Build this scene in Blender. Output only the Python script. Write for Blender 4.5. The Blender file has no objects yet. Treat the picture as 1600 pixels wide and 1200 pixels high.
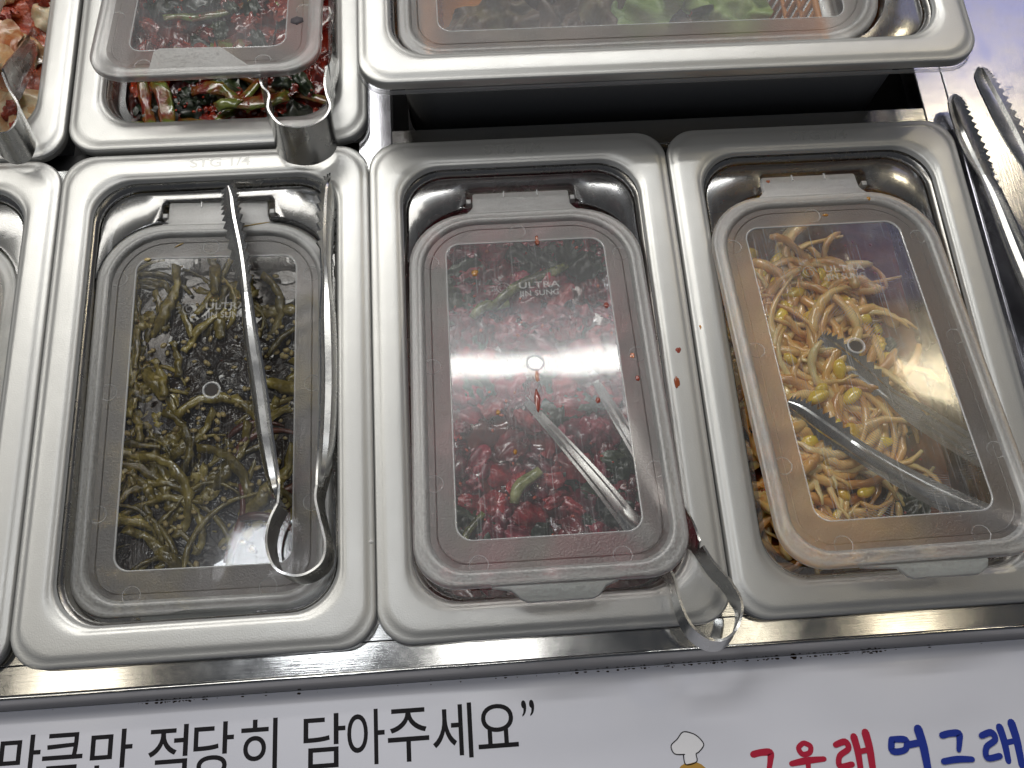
import bpy, bmesh, math, random
from mathutils import Vector, Matrix, noise
R = random.Random(7)
MM = 0.001
scene = bpy.context.scene
COL = scene.collection

# ------------------------------------------------------------------ camera
cam = bpy.data.cameras.new('camera'); camo = bpy.data.objects.new('camera', cam); COL.objects.link(camo)
cam.sensor_width = 36; cam.lens = 32.45; cam.clip_start = 0.01; cam.clip_end = 50
_r = Vector((0.99731, -0.06921, 0.02409)); _d = Vector((-0.05649, -0.93546, -0.34889)); _f = Vector((0.04668, 0.34659, -0.93685))
mw = Matrix((( _r.x, -_d.x, -_f.x), (_r.y, -_d.y, -_f.y), (_r.z, -_d.z, -_f.z))).to_4x4()
mw.translation = Vector((47.3, -37.1, 425.9)) * MM
camo.matrix_world = mw
scene.camera = camo

# ------------------------------------------------------------------ light
world = bpy.data.worlds.new('World'); scene.world = world; world.use_nodes = True
bg = world.node_tree.nodes['Background']
bg.inputs[0].default_value = (0.80, 0.86, 1.0, 1); bg.inputs[1].default_value = 0.075

def lamp(x, y, z, sx, sy, power, color=(1, 0.97, 0.9), aim=(0.08, 0.1, 0)):
    l = bpy.data.lights.new('ceiling_or_fill_lamp', 'AREA'); l.shape = 'RECTANGLE'
    l.size = sx; l.size_y = sy; l.energy = power; l.color = color
    o = bpy.data.objects.new('ceiling_or_fill_lamp', l); COL.objects.link(o)
    o.location = (x, y, z)
    dv = Vector(aim) - Vector((x, y, z))
    o.rotation_euler = dv.to_track_quat('-Z', 'Y').to_euler()
    if abs(aim[0] - x) < 3: o.rotation_euler = (dv.to_track_quat('-Z', 'Y')).to_euler()
    return o
def down(x, y, z, sx, sy, power, color=(1, 0.97, 0.9)):
    o = lamp(x, y, z, sx, sy, power, color); o.rotation_euler = (0, 0, 0); return o
down(0.10, 1.76, 2.0, 1.6, 0.09, 15, (1, 0.98, 0.93))      # tube mirrored across the middle lid
down(0.10, 1.80, 2.001, 1.7, 0.45, 4.5, (0.86, 0.92, 1.0))  # broad dim lamp added to give the tube's glare a soft halo
down(-0.36, 0.30, 2.0, 0.15, 0.20, 2.4, (0.93, 0.96, 1.0))
down(0.06, 0.16, 2.0, 0.18, 0.22, 1.5, (1, 0.98, 0.94))
down(-0.97, 0.12, 2.0, 0.20, 0.2, 0.9, (1, 0.9, 0.72))
down(0.73, 0.12, 2.0, 0.1, 0.2, 0.35, (1, 0.9, 0.7))
down(1.14, 0.10, 2.0, 0.14, 0.2, 0.6, (1, 0.86, 0.62))
down(1.56, 1.50, 2.0, 0.20, 0.18, 4.0, (1, 0.86, 0.58))
down(1.95, 2.20, 2.0, 1.0, 0.8, 2.8, (0.55, 0.57, 1.0))
down(1.35, 2.55, 2.0, 0.3, 0.5, 3, (1, 0.85, 0.6))  # added fill lamp, warms the sprout pan from the right back
down(-0.9, 1.50, 2.0, 1.3, 0.6, 20, (1, 0.97, 0.90))
down(-1.9, 0.9, 2.0, 0.3, 1.6, 12, (1, 0.97, 0.90))
down(0.1, 2.9, 2.0, 2.3, 0.35, 24, (1, 0.96, 0.9))
scene.view_settings.view_transform = 'Standard'; scene.view_settings.look = 'None'
scene.view_settings.exposure = 0.0; scene.view_settings.gamma = 1
scene.render.engine = 'CYCLES'
cy = scene.cycles
cy.max_bounces = 12; cy.transparent_max_bounces = 24; cy.transmission_bounces = 8; cy.glossy_bounces = 6; cy.diffuse_bounces = 3
cy.caustics_reflective = False; cy.caustics_refractive = True
cy.use_denoising = True; cy.sample_clamp_indirect = 4.0

# ------------------------------------------------------------------ node helpers
class NT:
    def __init__(s, name):
        s.m = bpy.data.materials.new(name); s.m.use_nodes = True; s.t = s.m.node_tree; s.t.nodes.clear()
        s.out = s.n('ShaderNodeOutputMaterial')
    def n(s, typ, **kw):
        x = s.t.nodes.new(typ)
        for k, v in kw.items():
            if k in ('i',):
                for kk, vv in v.items():
                    if isinstance(vv, bpy.types.NodeSocket): s.t.links.new(vv, x.inputs[kk])
                    else: x.inputs[kk].default_value = vv
            else: setattr(x, k, v)
        return x
    def noise(s, scale, detail=4, rough=0.6, vec=None, dist=0.0):
        x = s.n('ShaderNodeTexNoise', i={'Scale': scale, 'Detail': detail, 'Roughness': rough, 'Distortion': dist})
        s.t.links.new(vec if vec else s.pos(), x.inputs['Vector']); return x.outputs['Fac']
    def pos(s):
        if not hasattr(s, '_p'): s._p = s.n('ShaderNodeTexCoord').outputs['Object']
        return s._p
    def map(s, scale=(1, 1, 1), rot=(0, 0, 0), loc=(0, 0, 0)):
        x = s.n('ShaderNodeMapping', i={'Scale': scale, 'Rotation': rot, 'Location': loc}); s.t.links.new(s.pos(), x.inputs['Vector']); return x.outputs[0]
    def ramp(s, fac, stops):
        x = s.n('ShaderNodeValToRGB', i={'Fac': fac}); e = x.color_ramp.elements
        while len(e) < len(stops): e.new(0.5)
        for a, (p, c) in zip(e, stops):
            a.position = p; a.color = (c, c, c, 1) if isinstance(c, (int, float)) else (*c, 1)
        return x.outputs['Color']
    def math(s, op, a, b=0.5):
        return s.n('ShaderNodeMath', operation=op, i={0: a, 1: b}).outputs[0]
    def bump(s, h, strength=0.3, dist=0.001, nrm=None):
        i = {'Height': h, 'Strength': strength, 'Distance': dist}
        if nrm: i['Normal'] = nrm
        return s.n('ShaderNodeBump', i=i).outputs[0]
    def mixc(s, f, a, b):
        x = s.n('ShaderNodeMix', data_type='RGBA')
        for k, v in ((0, f), (6, a), (7, b)):
            if isinstance(v, bpy.types.NodeSocket): s.t.links.new(v, x.inputs[k])
            else: x.inputs[k].default_value = v if isinstance(v, (int, float)) else (*v, 1)
        return x.outputs[2]
    def pr(s, **kw):
        x = s.n('ShaderNodeBsdfPrincipled')
        for k, v in kw.items():
            k = {'col': 'Base Color', 'rough': 'Roughness', 'metal': 'Metallic', 'nrm': 'Normal', 'coat': 'Coat Weight', 'cr': 'Coat Roughness', 'sss': 'Subsurface Weight',
                 'alpha': 'Alpha', 'spec': 'Specular IOR Level', 'trans': 'Transmission Weight', 'ior': 'IOR', 'aniso': 'Anisotropic', 'anrot': 'Anisotropic Rotation', 'tan': 'Tangent'}[k]
            if isinstance(v, bpy.types.NodeSocket): s.t.links.new(v, x.inputs[k])
            elif isinstance(v, tuple): x.inputs[k].default_value = (*v, 1)
            else: x.inputs[k].default_value = v
        if 'sss' in kw: x.inputs['Subsurface Radius'].default_value = (0.004, 0.002, 0.001); x.inputs['Subsurface Scale'].default_value = 1
        return x.outputs[0]
    def mix(s, f, a, b):
        x = s.n('ShaderNodeMixShader')
        if isinstance(f, (int, float)): x.inputs[0].default_value = f
        else: s.t.links.new(f, x.inputs[0])
        s.t.links.new(a, x.inputs[1]); s.t.links.new(b, x.inputs[2]); return x.outputs[0]
    def done(s, sh):
        s.t.links.new(sh, s.out.inputs['Surface']); return s.m

def gloss(t, col, rough, nrm=None):
    x = t.n('ShaderNodeBsdfGlossy', i={'Color': (*col, 1), 'Roughness': rough})
    if nrm: t.t.links.new(nrm, x.inputs['Normal'])
    return x.outputs[0]

# ------------------------------------------------------------------ materials
def m_steel(name, col=(0.56, 0.56, 0.55), rough=0.22, stretch=(900, 40, 900), b=0.12, spots=0.5):
    t = NT(name)
    h = t.noise(1.0, 3, 0.6, t.map(stretch))
    g = t.noise(60, 5, 0.6)
    r = t.ramp(g, [(0.3, rough * 0.75), (0.7, rough * 1.35)])
    c = t.mixc(t.ramp(t.noise(25, 5, 0.7), [(0.35, 0.0), (0.75, spots)]), col, tuple(x * 0.78 for x in col))
    return t.done(t.pr(col=c, rough=r, metal=1.0, nrm=t.bump(h, b, 0.0002)))
M = {}
M['deck'] = m_steel('brushed_steel_deck', (0.46, 0.46, 0.45), 0.11, (60, 1500, 1500), 0.08)
M['deck_edge'] = m_steel('polished_steel_edge', (0.42, 0.41, 0.40), 0.07, (50, 1500, 1500), 0.15)
M['side_deck'] = m_steel('brushed_side_deck', (0.50, 0.50, 0.54), 0.19, (1500, 60, 1500), 0.12, 0.15)
M['pan'] = m_steel('pan_steel', (0.42, 0.41, 0.39), 0.26, (300, 300, 30), 0.15)
M['pan_out'] = NT('lightened_pan_outside'); M['pan_out'] = M['pan_out'].done(M['pan_out'].pr(col=(0.62, 0.61, 0.59), rough=0.5, metal=0.3))  # paler than the basin steel, the colour makes up for missing light
M['tongs'] = m_steel('tongs_steel', (0.62, 0.62, 0.61), 0.24, (700, 700, 100), 0.10)
M['well_shade'] = NT('well_shade_steel'); M['well_shade'] = M['well_shade'].done(M['well_shade'].pr(col=(0.015, 0.015, 0.016), rough=0.45, metal=0.6))  # steel coloured near-black to stand in for shade down in the well

def m_flange():
    t = NT('satin_plastic_flange')
    g = t.noise(1300, 2, 0.6)
    v = t.noise(18, 4, 0.65)
    big = t.ramp(v, [(0.3, 0.33), (0.75, 0.42)])
    n = t.bump(g, 0.28, 0.0003, t.bump(t.noise(70, 3, 0.5), 0.10, 0.0012))
    c = t.mixc(v, (0.63, 0.63, 0.61), (0.54, 0.54, 0.53))
    p = t.pr(col=c, rough=big, metal=0.56, nrm=n, coat=0.08, cr=0.25)
    tr = t.n('ShaderNodeBsdfTransparent').outputs[0]
    return t.done(t.mix(0.90, tr, p))
M['flange'] = m_flange()

def m_clear(name, tint=(0.93, 0.94, 0.94), haze=0.05, rough=0.055, wav=0.03, scr=0.0, swirl=False, gl2=0.3, refl=0.02):
    t = NT(name)
    fr = t.n('ShaderNodeFresnel', i={'IOR': 1.5}).outputs[0]
    wave = t.noise(9, 2, 0.5)
    nb = t.bump(wave, wav, 0.01)
    tr = t.n('ShaderNodeBsdfTransparent', i={'Color': (*tint, 1)}).outputs[0]
    g1 = gloss(t, (1, 1, 1), rough, nb)
    sn = None
    hz = t.ramp(t.noise(22, 6, 0.7), [(0.35, haze * 0.4), (0.75, haze * 1.8)])
    if scr > 0:
        # fine scratches: very stretched noise in two directions plus arcs
        def lines(rot, sx, sy, lo, hi):
            return t.ramp(t.noise(1.0, 2, 0.5, t.map((sx, sy, 60), (0, 0, rot)), 0.25), [(lo, 0.0), (hi, 1.0)])
        a = lines(0.7, 1400, 22, 0.62, 0.72); b = lines(-0.5, 1300, 26, 0.64, 0.74); c = lines(1.9, 1500, 18, 0.64, 0.74)
        s = t.math('MAXIMUM', t.math('MAXIMUM', a, b), c)
        if swirl:
            w = t.n('ShaderNodeTexWave', wave_type='RINGS', rings_direction='Z', i={'Scale': 260.0, 'Distortion': 3.0, 'Detail': 3.0, 'Detail Scale': 2.0})
            t.t.links.new(t.map((1, 1, 1), (0, 0, 0), (-0.03, 0.11, 0)), w.inputs['Vector'])
            wr = t.ramp(w.outputs['Fac'], [(0.78, 0.0), (0.95, 1.0)])
            wr = t.math('MULTIPLY', wr, t.ramp(t.noise(45, 3, 0.6), [(0.48, 0.0), (0.62, 1.0)]))
            s = t.math('MAXIMUM', s, wr)
        sm = t.math('MULTIPLY', s, scr)
        hz = t.math('ADD', hz, sm)
    g2 = gloss(t, (1, 1, 1), 0.19, nb)
    gl = t.mix(gl2, g1, g2)
    clear = t.mix(t.math('ADD', fr, refl), tr, gl)
    tl = t.n('ShaderNodeBsdfTranslucent', i={'Color': (0.9, 0.92, 0.95, 1)}).outputs[0]
    df = t.n('ShaderNodeBsdfDiffuse', i={'Color': (0.85, 0.87, 0.9, 1)}).outputs[0]
    return t.done(t.mix(hz, clear, t.mix(0.7, tl, df)))
M['window_a'] = m_clear('clear_window_pickle', haze=0.010, wav=0.10, scr=0.10, gl2=0.30, refl=0.0)
M['window_b'] = m_clear('clear_window_kimchi', haze=0.06, wav=0.05, scr=0.20, rough=0.05, gl2=0.55)
M['window_c'] = m_clear('clear_window_sprout', haze=0.035, wav=0.14, scr=0.28, swirl=True, rough=0.08, gl2=0.6)
M['window_d'] = m_clear('clear_window_plain', haze=0.06, wav=0.05, scr=0.05)
M['window_e'] = m_clear('clear_window_hazy', haze=0.13, wav=0.05, scr=0.10, gl2=0.5)
M['shelf'] = m_clear('clear_shelf', (0.62, 0.63, 0.65), haze=0.05, rough=0.12, wav=0.25, scr=0.06, gl2=0.5, refl=0.10)
M['wall'] = m_clear('clear_wall', (0.62, 0.63, 0.62), haze=0.09, rough=0.10, wav=0.1, gl2=0.5)

def m_frost(name, milk, rough=0.5, grain=0.5, col=(0.9, 0.9, 0.89), tint=(0.97, 0.95, 0.95), ad=0.02, ior=1.12, clr=0.2):
    t = NT(name)
    g = t.noise(1000, 2, 0.7)
    n = t.bump(g, grain * 0.8, 0.0004)
    mk = t.math('MULTIPLY', t.ramp(t.noise(1150, 2, 0.8), [(0.38, 0.35), (0.62, 1.0)]), milk * 1.6)
    rf = t.n('ShaderNodeBsdfRefraction', i={'Color': (*tint, 1), 'Roughness': rough, 'IOR': ior}); t.t.links.new(n, rf.inputs['Normal'])
    tr = t.n('ShaderNodeBsdfTransparent', i={'Color': (*tint, 1)}).outputs[0]
    tl = t.n('ShaderNodeBsdfTranslucent', i={'Color': (*col, 1)}).outputs[0]
    df = t.n('ShaderNodeBsdfDiffuse', i={'Color': (*col, 1)}); t.t.links.new(n, df.inputs['Normal'])
    fr = t.n('ShaderNodeFresnel', i={'IOR': 1.5}).outputs[0]
    thru = t.mix(clr, rf.outputs[0], tr)
    body = t.mix(mk, thru, t.mix(0.6, tl, df.outputs[0]))
    return t.done(t.mix(t.math('ADD', fr, ad), body, gloss(t, (1, 1, 1), 0.33, n)))
M['border'] = m_frost('frosted_border', 0.12, 0.9, 0.8, (0.80, 0.77, 0.76), (0.92, 0.88, 0.87), 0.005, 1.2, 0.08)
M['tab_up'] = m_frost('frosted_tab_brightened', 0.8, 0.4, 0.2, (0.85, 0.84, 0.82))  # milkier copy of the tab plastic, brightened in colour where little light falls
M['rim'] = m_frost('frosted_rim', 0.40, 0.45, 0.25, (0.86, 0.87, 0.86))
M['tab'] = m_frost('frosted_tab', 0.45, 0.4, 0.2, (0.80, 0.85, 0.83))
t = NT('embossed_plastic'); M['emboss'] = t.done(t.mix(0.80, t.pr(col=(0.8, 0.8, 0.8), rough=0.3), t.n('ShaderNodeBsdfTransparent').outputs[0]))
t = NT('bright_edge'); M['edge'] = t.done(t.mix(0.45, t.n('ShaderNodeBsdfTransparent').outputs[0], t.pr(col=(0.85, 0.87, 0.88), rough=0.15, coat=1.0)))
t = NT('flange_emboss'); M['flange_text'] = t.done(t.mix(0.5, t.n('ShaderNodeBsdfTransparent').outputs[0], t.pr(col=(0.62, 0.62, 0.60), rough=0.42, metal=0.5)))
t = NT('dark_vent'); M['vent'] = t.done(t.pr(col=(0.05, 0.03, 0.02), rough=0.5))

def m_food(name, stops, scale=90, rough=0.18, sss=0.15, bumpS=0.5, bscale=350, coat=0.6, objvar=True):
    t = NT(name)
    f = t.noise(scale, 5, 0.65, dist=0.4)
    if objvar:
        oi = t.n('ShaderNodeObjectInfo').outputs['Random']
        f = t.math('ADD', f, t.math('MULTIPLY', t.math('SUBTRACT', oi, 0.5), 0.28))
    c = t.ramp(f, stops)
    n = t.bump(t.noise(bscale, 4, 0.6), bumpS, 0.0008)
    return t.done(t.pr(col=c, rough=rough, nrm=n, coat=coat, cr=0.08, sss=sss, spec=0.6))
M['stem_pickle'] = m_food('olive_pickled_stem', [(0.28, (0.06, 0.045, 0.008)), (0.5, (0.24, 0.18, 0.028)), (0.72, (0.52, 0.41, 0.10))], 150, 0.14, 0.1, 0.9, 380, 0.8)
M['seed'] = m_food('pale_seed', [(0.3, (0.40, 0.28, 0.09)), (0.7, (0.72, 0.55, 0.25))], 60)
M['red_stem'] = m_food('reddish_stem', [(0.3, (0.08, 0.015, 0.01)), (0.7, (0.22, 0.06, 0.03))], 120)
M['leaf_red'] = m_food('red_kimchi_leaf', [(0.28, (0.03, 0.003, 0.006)), (0.5, (0.20, 0.012, 0.022)), (0.76, (0.50, 0.04, 0.05))], 90, 0.2)
M['leaf_magenta'] = m_food('magenta_kimchi_leaf', [(0.28, (0.03, 0.003, 0.010)), (0.5, (0.20, 0.012, 0.034)), (0.78, (0.48, 0.035, 0.07))], 100, 0.25)
M['leaf_dark'] = m_food('dark_green_leaf', [(0.3, (0.006, 0.010, 0.005)), (0.55, (0.018, 0.036, 0.014)), (0.8, (0.07, 0.09, 0.03))], 80, 0.28, 0.1, 0.5, 350, 0.2)
M['green_stem'] = m_food('green_stem', [(0.35, (0.05, 0.05, 0.01)), (0.5, (0.20, 0.22, 0.06)), (0.70, (0.48, 0.48, 0.22))], 90, 0.2)
M['sprout'] = m_food('seasoned_sprout', [(0.25, (0.52, 0.20, 0.035)), (0.5, (0.87, 0.50, 0.15)), (0.78, (0.96, 0.76, 0.38))], 28, 0.16, 0.4, 0.3, 300, 0.8)
M['bean'] = m_food('yellow_bean_head', [(0.3, (0.78, 0.46, 0.03)), (0.6, (0.95, 0.68, 0.07)), (0.8, (0.95, 0.82, 0.25))], 50, 0.14, 0.3, 0.2, 200, 0.9)
M['sauce_orange'] = m_food('orange_chili_sauce', [(0.3, (0.10, 0.025, 0.006)), (0.55, (0.26, 0.07, 0.012)), (0.8, (0.40, 0.13, 0.03))], 60, 0.08, 0.1, 0.5, 120, 1.0)
M['sauce_red'] = m_food('dark_red_sauce', [(0.3, (0.03, 0.002, 0.003)), (0.55, (0.16, 0.012, 0.008)), (0.8, (0.34, 0.04, 0.015))], 80, 0.10, 0.1, 0.6, 160, 1.0)
M['cabbage'] = m_food('kimchi_cabbage_white', [(0.3, (0.55, 0.18, 0.06)), (0.45, (0.75, 0.45, 0.22)), (0.6, (0.85, 0.72, 0.48))], 55, 0.22, 0.2)
M['chili_paste'] = m_food('orange_red_chili_paste', [(0.3, (0.16, 0.012, 0.004)), (0.55, (0.48, 0.05, 0.012)), (0.8, (0.66, 0.16, 0.05))], 120, 0.25, 0.1, 1.0, 500)
M['flake'] = m_food('chili_flake', [(0.3, (0.25, 0.01, 0.005)), (0.7, (0.60, 0.07, 0.02))], 200)
M['radish'] = m_food('pale_radish', [(0.3, (0.30, 0.29, 0.20)), (0.7, (0.55, 0.54, 0.42))], 40, 0.2)
M['lettuce'] = m_food('green_lettuce', [(0.3, (0.16, 0.26, 0.05)), (0.5, (0.36, 0.50, 0.14)), (0.75, (0.62, 0.72, 0.34))], 30, 0.4, 0.2, 0.5, 250, 0.1)
M['lettuce_red'] = m_food('brown_red_lettuce', [(0.3, (0.05, 0.02, 0.015)), (0.5, (0.13, 0.07, 0.04)), (0.75, (0.28, 0.25, 0.12))], 30, 0.4, 0.2, 0.5, 250, 0.1)
t = NT('orange_basket_plastic'); M['basket'] = t.done(t.pr(col=(0.85, 0.33, 0.08), rough=0.35, sss=0.1))
t = NT('dark_broth')
M['broth'] = t.done(t.pr(col=t.ramp(t.noise(40, 4, 0.6), [(0.35, (0.010, 0.006, 0.004)), (0.75, (0.05, 0.028, 0.014))]), rough=0.05, coat=1.0, cr=0.02, nrm=t.bump(t.noise(95, 3, 0.5, dist=1.2), 1.0, 0.004)))
t = NT('pale_broth'); M['pale_broth'] = t.done(t.pr(col=(0.36, 0.35, 0.27), rough=0.08, coat=1.0, nrm=t.bump(t.noise(60, 3), 0.3, 0.001)))
def m_drop(name, col):
    t = NT(name); return t.done(t.mix(0.55, t.n('ShaderNodeBsdfTransparent', i={'Color': (*[min(1, c * 1.6) for c in col], 1)}).outputs[0], t.pr(col=col, rough=0.15, coat=0.8)))
M['drop_red'] = m_drop('red_sauce_drop', (0.40, 0.09, 0.06)); M['drop_amber'] = m_drop('amber_sauce_drop', (0.55, 0.30, 0.06))
M['drop_faint'] = m_drop('faint_orange_smear', (0.55, 0.30, 0.20))
M['drop_orange'] = m_drop('orange_sauce_smear', (0.45, 0.14, 0.06))
t = NT('water_bead'); M['water'] = t.done(t.mix(0.6, t.n('ShaderNodeBsdfTransparent').outputs[0], t.pr(col=(0.9, 0.9, 0.9), rough=0.02, coat=1.0)))
t = NT('white_laminated_paper')
M['paper'] = t.done(t.pr(col=t.ramp(t.noise(7, 4, 0.6), [(0.3, (0.63, 0.64, 0.72)), (0.75, (0.70, 0.71, 0.79))]), rough=0.33, coat=0.25, cr=0.15, nrm=t.bump(t.noise(5, 2), 0.15, 0.01)))
def flat(name, col, rough=0.6):
    t = NT(name); return t.done(t.pr(col=col, rough=rough, spec=0.15))
M['ink'] = flat('black_ink', (0.012, 0.011, 0.014)); M['ink_red'] = flat('crimson_ink', (0.42, 0.02, 0.05)); M['ink_blue'] = flat('blue_ink', (0.02, 0.04, 0.28))
M['ink_tan'] = flat('tan_ink', (0.45, 0.26, 0.06)); M['grime'] = flat('black_grime', (0.035, 0.02, 0.012), 0.8)
M['sticker'] = flat('grey_sticker', (0.10, 0.09, 0.10), 0.5); M['white_ink'] = flat('white_ink', (0.78, 0.78, 0.82))

# ------------------------------------------------------------------ object helpers
def link(name, mesh, mat=None, parent=None, loc=None, rot=None):
    o = bpy.data.objects.new(name, mesh); COL.objects.link(o)
    if mat is not None and mesh and not mesh.materials: mesh.materials.append(mat)
    if parent: o.parent = parent
    if loc: o.location = Vector(loc) * MM
    if rot: o.rotation_euler = rot
    return o
def fin(bm, name='mesh', smooth=True, angle=None):
    bmesh.ops.scale(bm, vec=(MM, MM, MM), verts=bm.verts)
    me = bpy.data.meshes.new(name)
    if smooth:
        for f in bm.faces: f.smooth = True
        if angle is not None:
            for e in bm.edges:
                if len(e.link_faces) == 2 and e.calc_face_angle(0) > angle: e.smooth = False
    bm.to_mesh(me); bm.free(); return me
def finb(bm): return fin(bm, angle=0.35)
def empty(name, label, cat, loc=(0, 0, 0), group=None, rot=None):
    o = bpy.data.objects.new(name, None); COL.objects.link(o); o.empty_display_size = 0.01
    o.location = Vector(loc) * MM
    if rot: o.rotation_euler = rot
    return tag(o, label, cat, group)
def tag(o, label=None, cat=None, group=None, kind=None):
    if label: o['label'] = label
    if cat: o['category'] = cat
    if group: o['group'] = group
    if kind: o['kind'] = kind
    return o

def rrect(x0, x1, y0, y1, rb, rf, n=9):
    """rounded rectangle loop, counter-clockwise; rb = radius of the two back corners, rf = front."""
    pts = []
    for cx, cy, r, a0 in ((x1 - rf, y0 + rf, rf, -90), (x1 - rb, y1 - rb, rb, 0), (x0 + rb, y1 - rb, rb, 90), (x0 + rf, y0 + rf, rf, 180)):
        for k in range(n + 1):
            a = math.radians(a0 + 90 * k / n); pts.append((cx + r * math.cos(a), cy + r * math.sin(a)))
    return pts
def loft(rings, cap_first=False, cap_last=False, down=False, n=9):
    """rings: (x0,x1,y0,y1,rb,rf,z) from outside in, faces up when going inward"""
    bm = bmesh.new(); prev = None; loops = []
    for rg in rings:
        vs = [bm.verts.new((x, y, rg[6])) for x, y in rrect(*rg[:6], n=n)]
        if prev:
            k = len(vs)
            for i in range(k):
                j = (i + 1) % k; bm.faces.new((prev[i], prev[j], vs[j], vs[i]))
        loops.append(vs); prev = vs
    if cap_last: bm.faces.new(loops[-1])
    if cap_first: bm.faces.new(list(reversed(loops[0])))
    return bm
def prism(poly, z0, z1, bev=0.0, seg=2):
    bm = bmesh.new(); a = [bm.verts.new((x, y, z0)) for x, y in poly]; b = [bm.verts.new((x, y, z1)) for x, y in poly]
    n = len(poly); bm.faces.new(list(reversed(a))); top = bm.faces.new(b)
    for i in range(n): bm.faces.new((a[i], a[(i + 1) % n], b[(i + 1) % n], b[i]))
    bmesh.ops.recalc_face_normals(bm, faces=bm.faces)
    if bev > 0:
        es = [e for e in bm.edges if all(abs(v.co.z - z1) < 1e-6 for v in e.verts)]
        bmesh.ops.bevel(bm, geom=es, offset=bev, segments=seg, profile=0.5, affect='EDGES')
    bmesh.ops.triangulate(bm, faces=[f for f in bm.faces if len(f.verts) > 4])
    return bm
def box(x0, x1, y0, y1, z0, z1, bev=0.3):
    return prism([(x0, y0), (x1, y0), (x1, y1), (x0, y1)], z0, z1, bev)
def tube(pts, rad, sides=6, flat_=1.0, caps=True):
    bm = bmesh.new(); rings = []
    up = Vector((0, 0, 1)); prevn = None
    for i, p in enumerate(pts):
        p = Vector(p); tdir = (Vector(pts[min(i + 1, len(pts) - 1)]) - Vector(pts[max(i - 1, 0)])).normalized()
        s = prevn if prevn else tdir.cross(up)
        if s.length < 1e-3: s = tdir.cross(Vector((1, 0, 0)))
        s = (s - tdir * s.dot(tdir)).normalized(); prevn = s; w = s.cross(tdir).normalized()
        r = rad[i] if isinstance(rad, (list, tuple)) else rad
        rings.append([bm.verts.new(p + s * (r * math.cos(2 * math.pi * k / sides)) + w * (r * flat_ * math.sin(2 * math.pi * k / sides))) for k in range(sides)])
    for a, b in zip(rings, rings[1:]):
        for k in range(sides): bm.faces.new((a[k], a[(k + 1) % sides], b[(k + 1) % sides], b[k]))
    if caps: bm.faces.new(rings[0][::-1]); bm.faces.new(rings[-1])
    bmesh.ops.recalc_face_normals(bm, faces=bm.faces)
    return bm
def blob(rx, ry, rz, jit=0.15, sub=2, seed=0, cut=False):
    bm = bmesh.new(); bmesh.ops.create_icosphere(bm, subdivisions=sub, radius=1.0)
    for v in bm.verts:
        k = 1 + jit * noise.noise(v.co * 1.3 + Vector((seed * 7.1, 3, 1)))* 2
        v.co = Vector((v.co.x * rx * k, v.co.y * ry * k, max(v.co.z, 0 if cut else -9) * rz * (1 if cut else k)))
    return bm
def crumple(sx, sy, amp, freq, seed, n=9, ruffle=0.0):
    bm = bmesh.new(); g = []
    for j in range(n):
        row = []
        for i in range(n):
            u = i / (n - 1) * 2 - 1; v = j / (n - 1) * 2 - 1
            k = 1 - 0.25 * (u * u * v * v) + 0.18 * noise.noise(Vector((u * 2, v * 2, seed * 3.3)))
            x, y = u * sx * k, v * sy * k
            z = amp * (noise.noise(Vector((u * freq, v * freq, seed * 1.7))) * 1.6 + 0.5 * noise.noise(Vector((u * freq * 2.6, v * freq * 2.6, seed + 9))))
            e = max(abs(u), abs(v)); z += ruffle * (e ** 3) * math.sin(seed + 9 * math.atan2(v, u)) - amp * 0.7 * (u * u + v * v)
            row.append(bm.verts.new((x, y, z)))
        g.append(row)
    for j in range(n - 1):
        for i in range(n - 1): bm.faces.new((g[j][i], g[j][i + 1], g[j + 1][i + 1], g[j + 1][i]))
    return bm
def text_mesh(body, size, depth=0.15, offset=0.0, align='LEFT', space=1.0):
    cu = bpy.data.curves.new('lettering', 'FONT'); cu.body = body; cu.size = size * MM; cu.extrude = depth * MM; cu.offset = offset * MM
    cu.align_x = align; cu.space_character = space; cu.resolution_u = 6
    o = bpy.data.objects.new('tmp', cu); COL.objects.link(o)
    bpy.context.view_layer.update()
    me = bpy.data.meshes.new_from_object(o.evaluated_get(bpy.context.evaluated_depsgraph_get()))
    bpy.data.objects.remove(o); bpy.data.curves.remove(cu); me.materials.clear()
    return me

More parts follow.
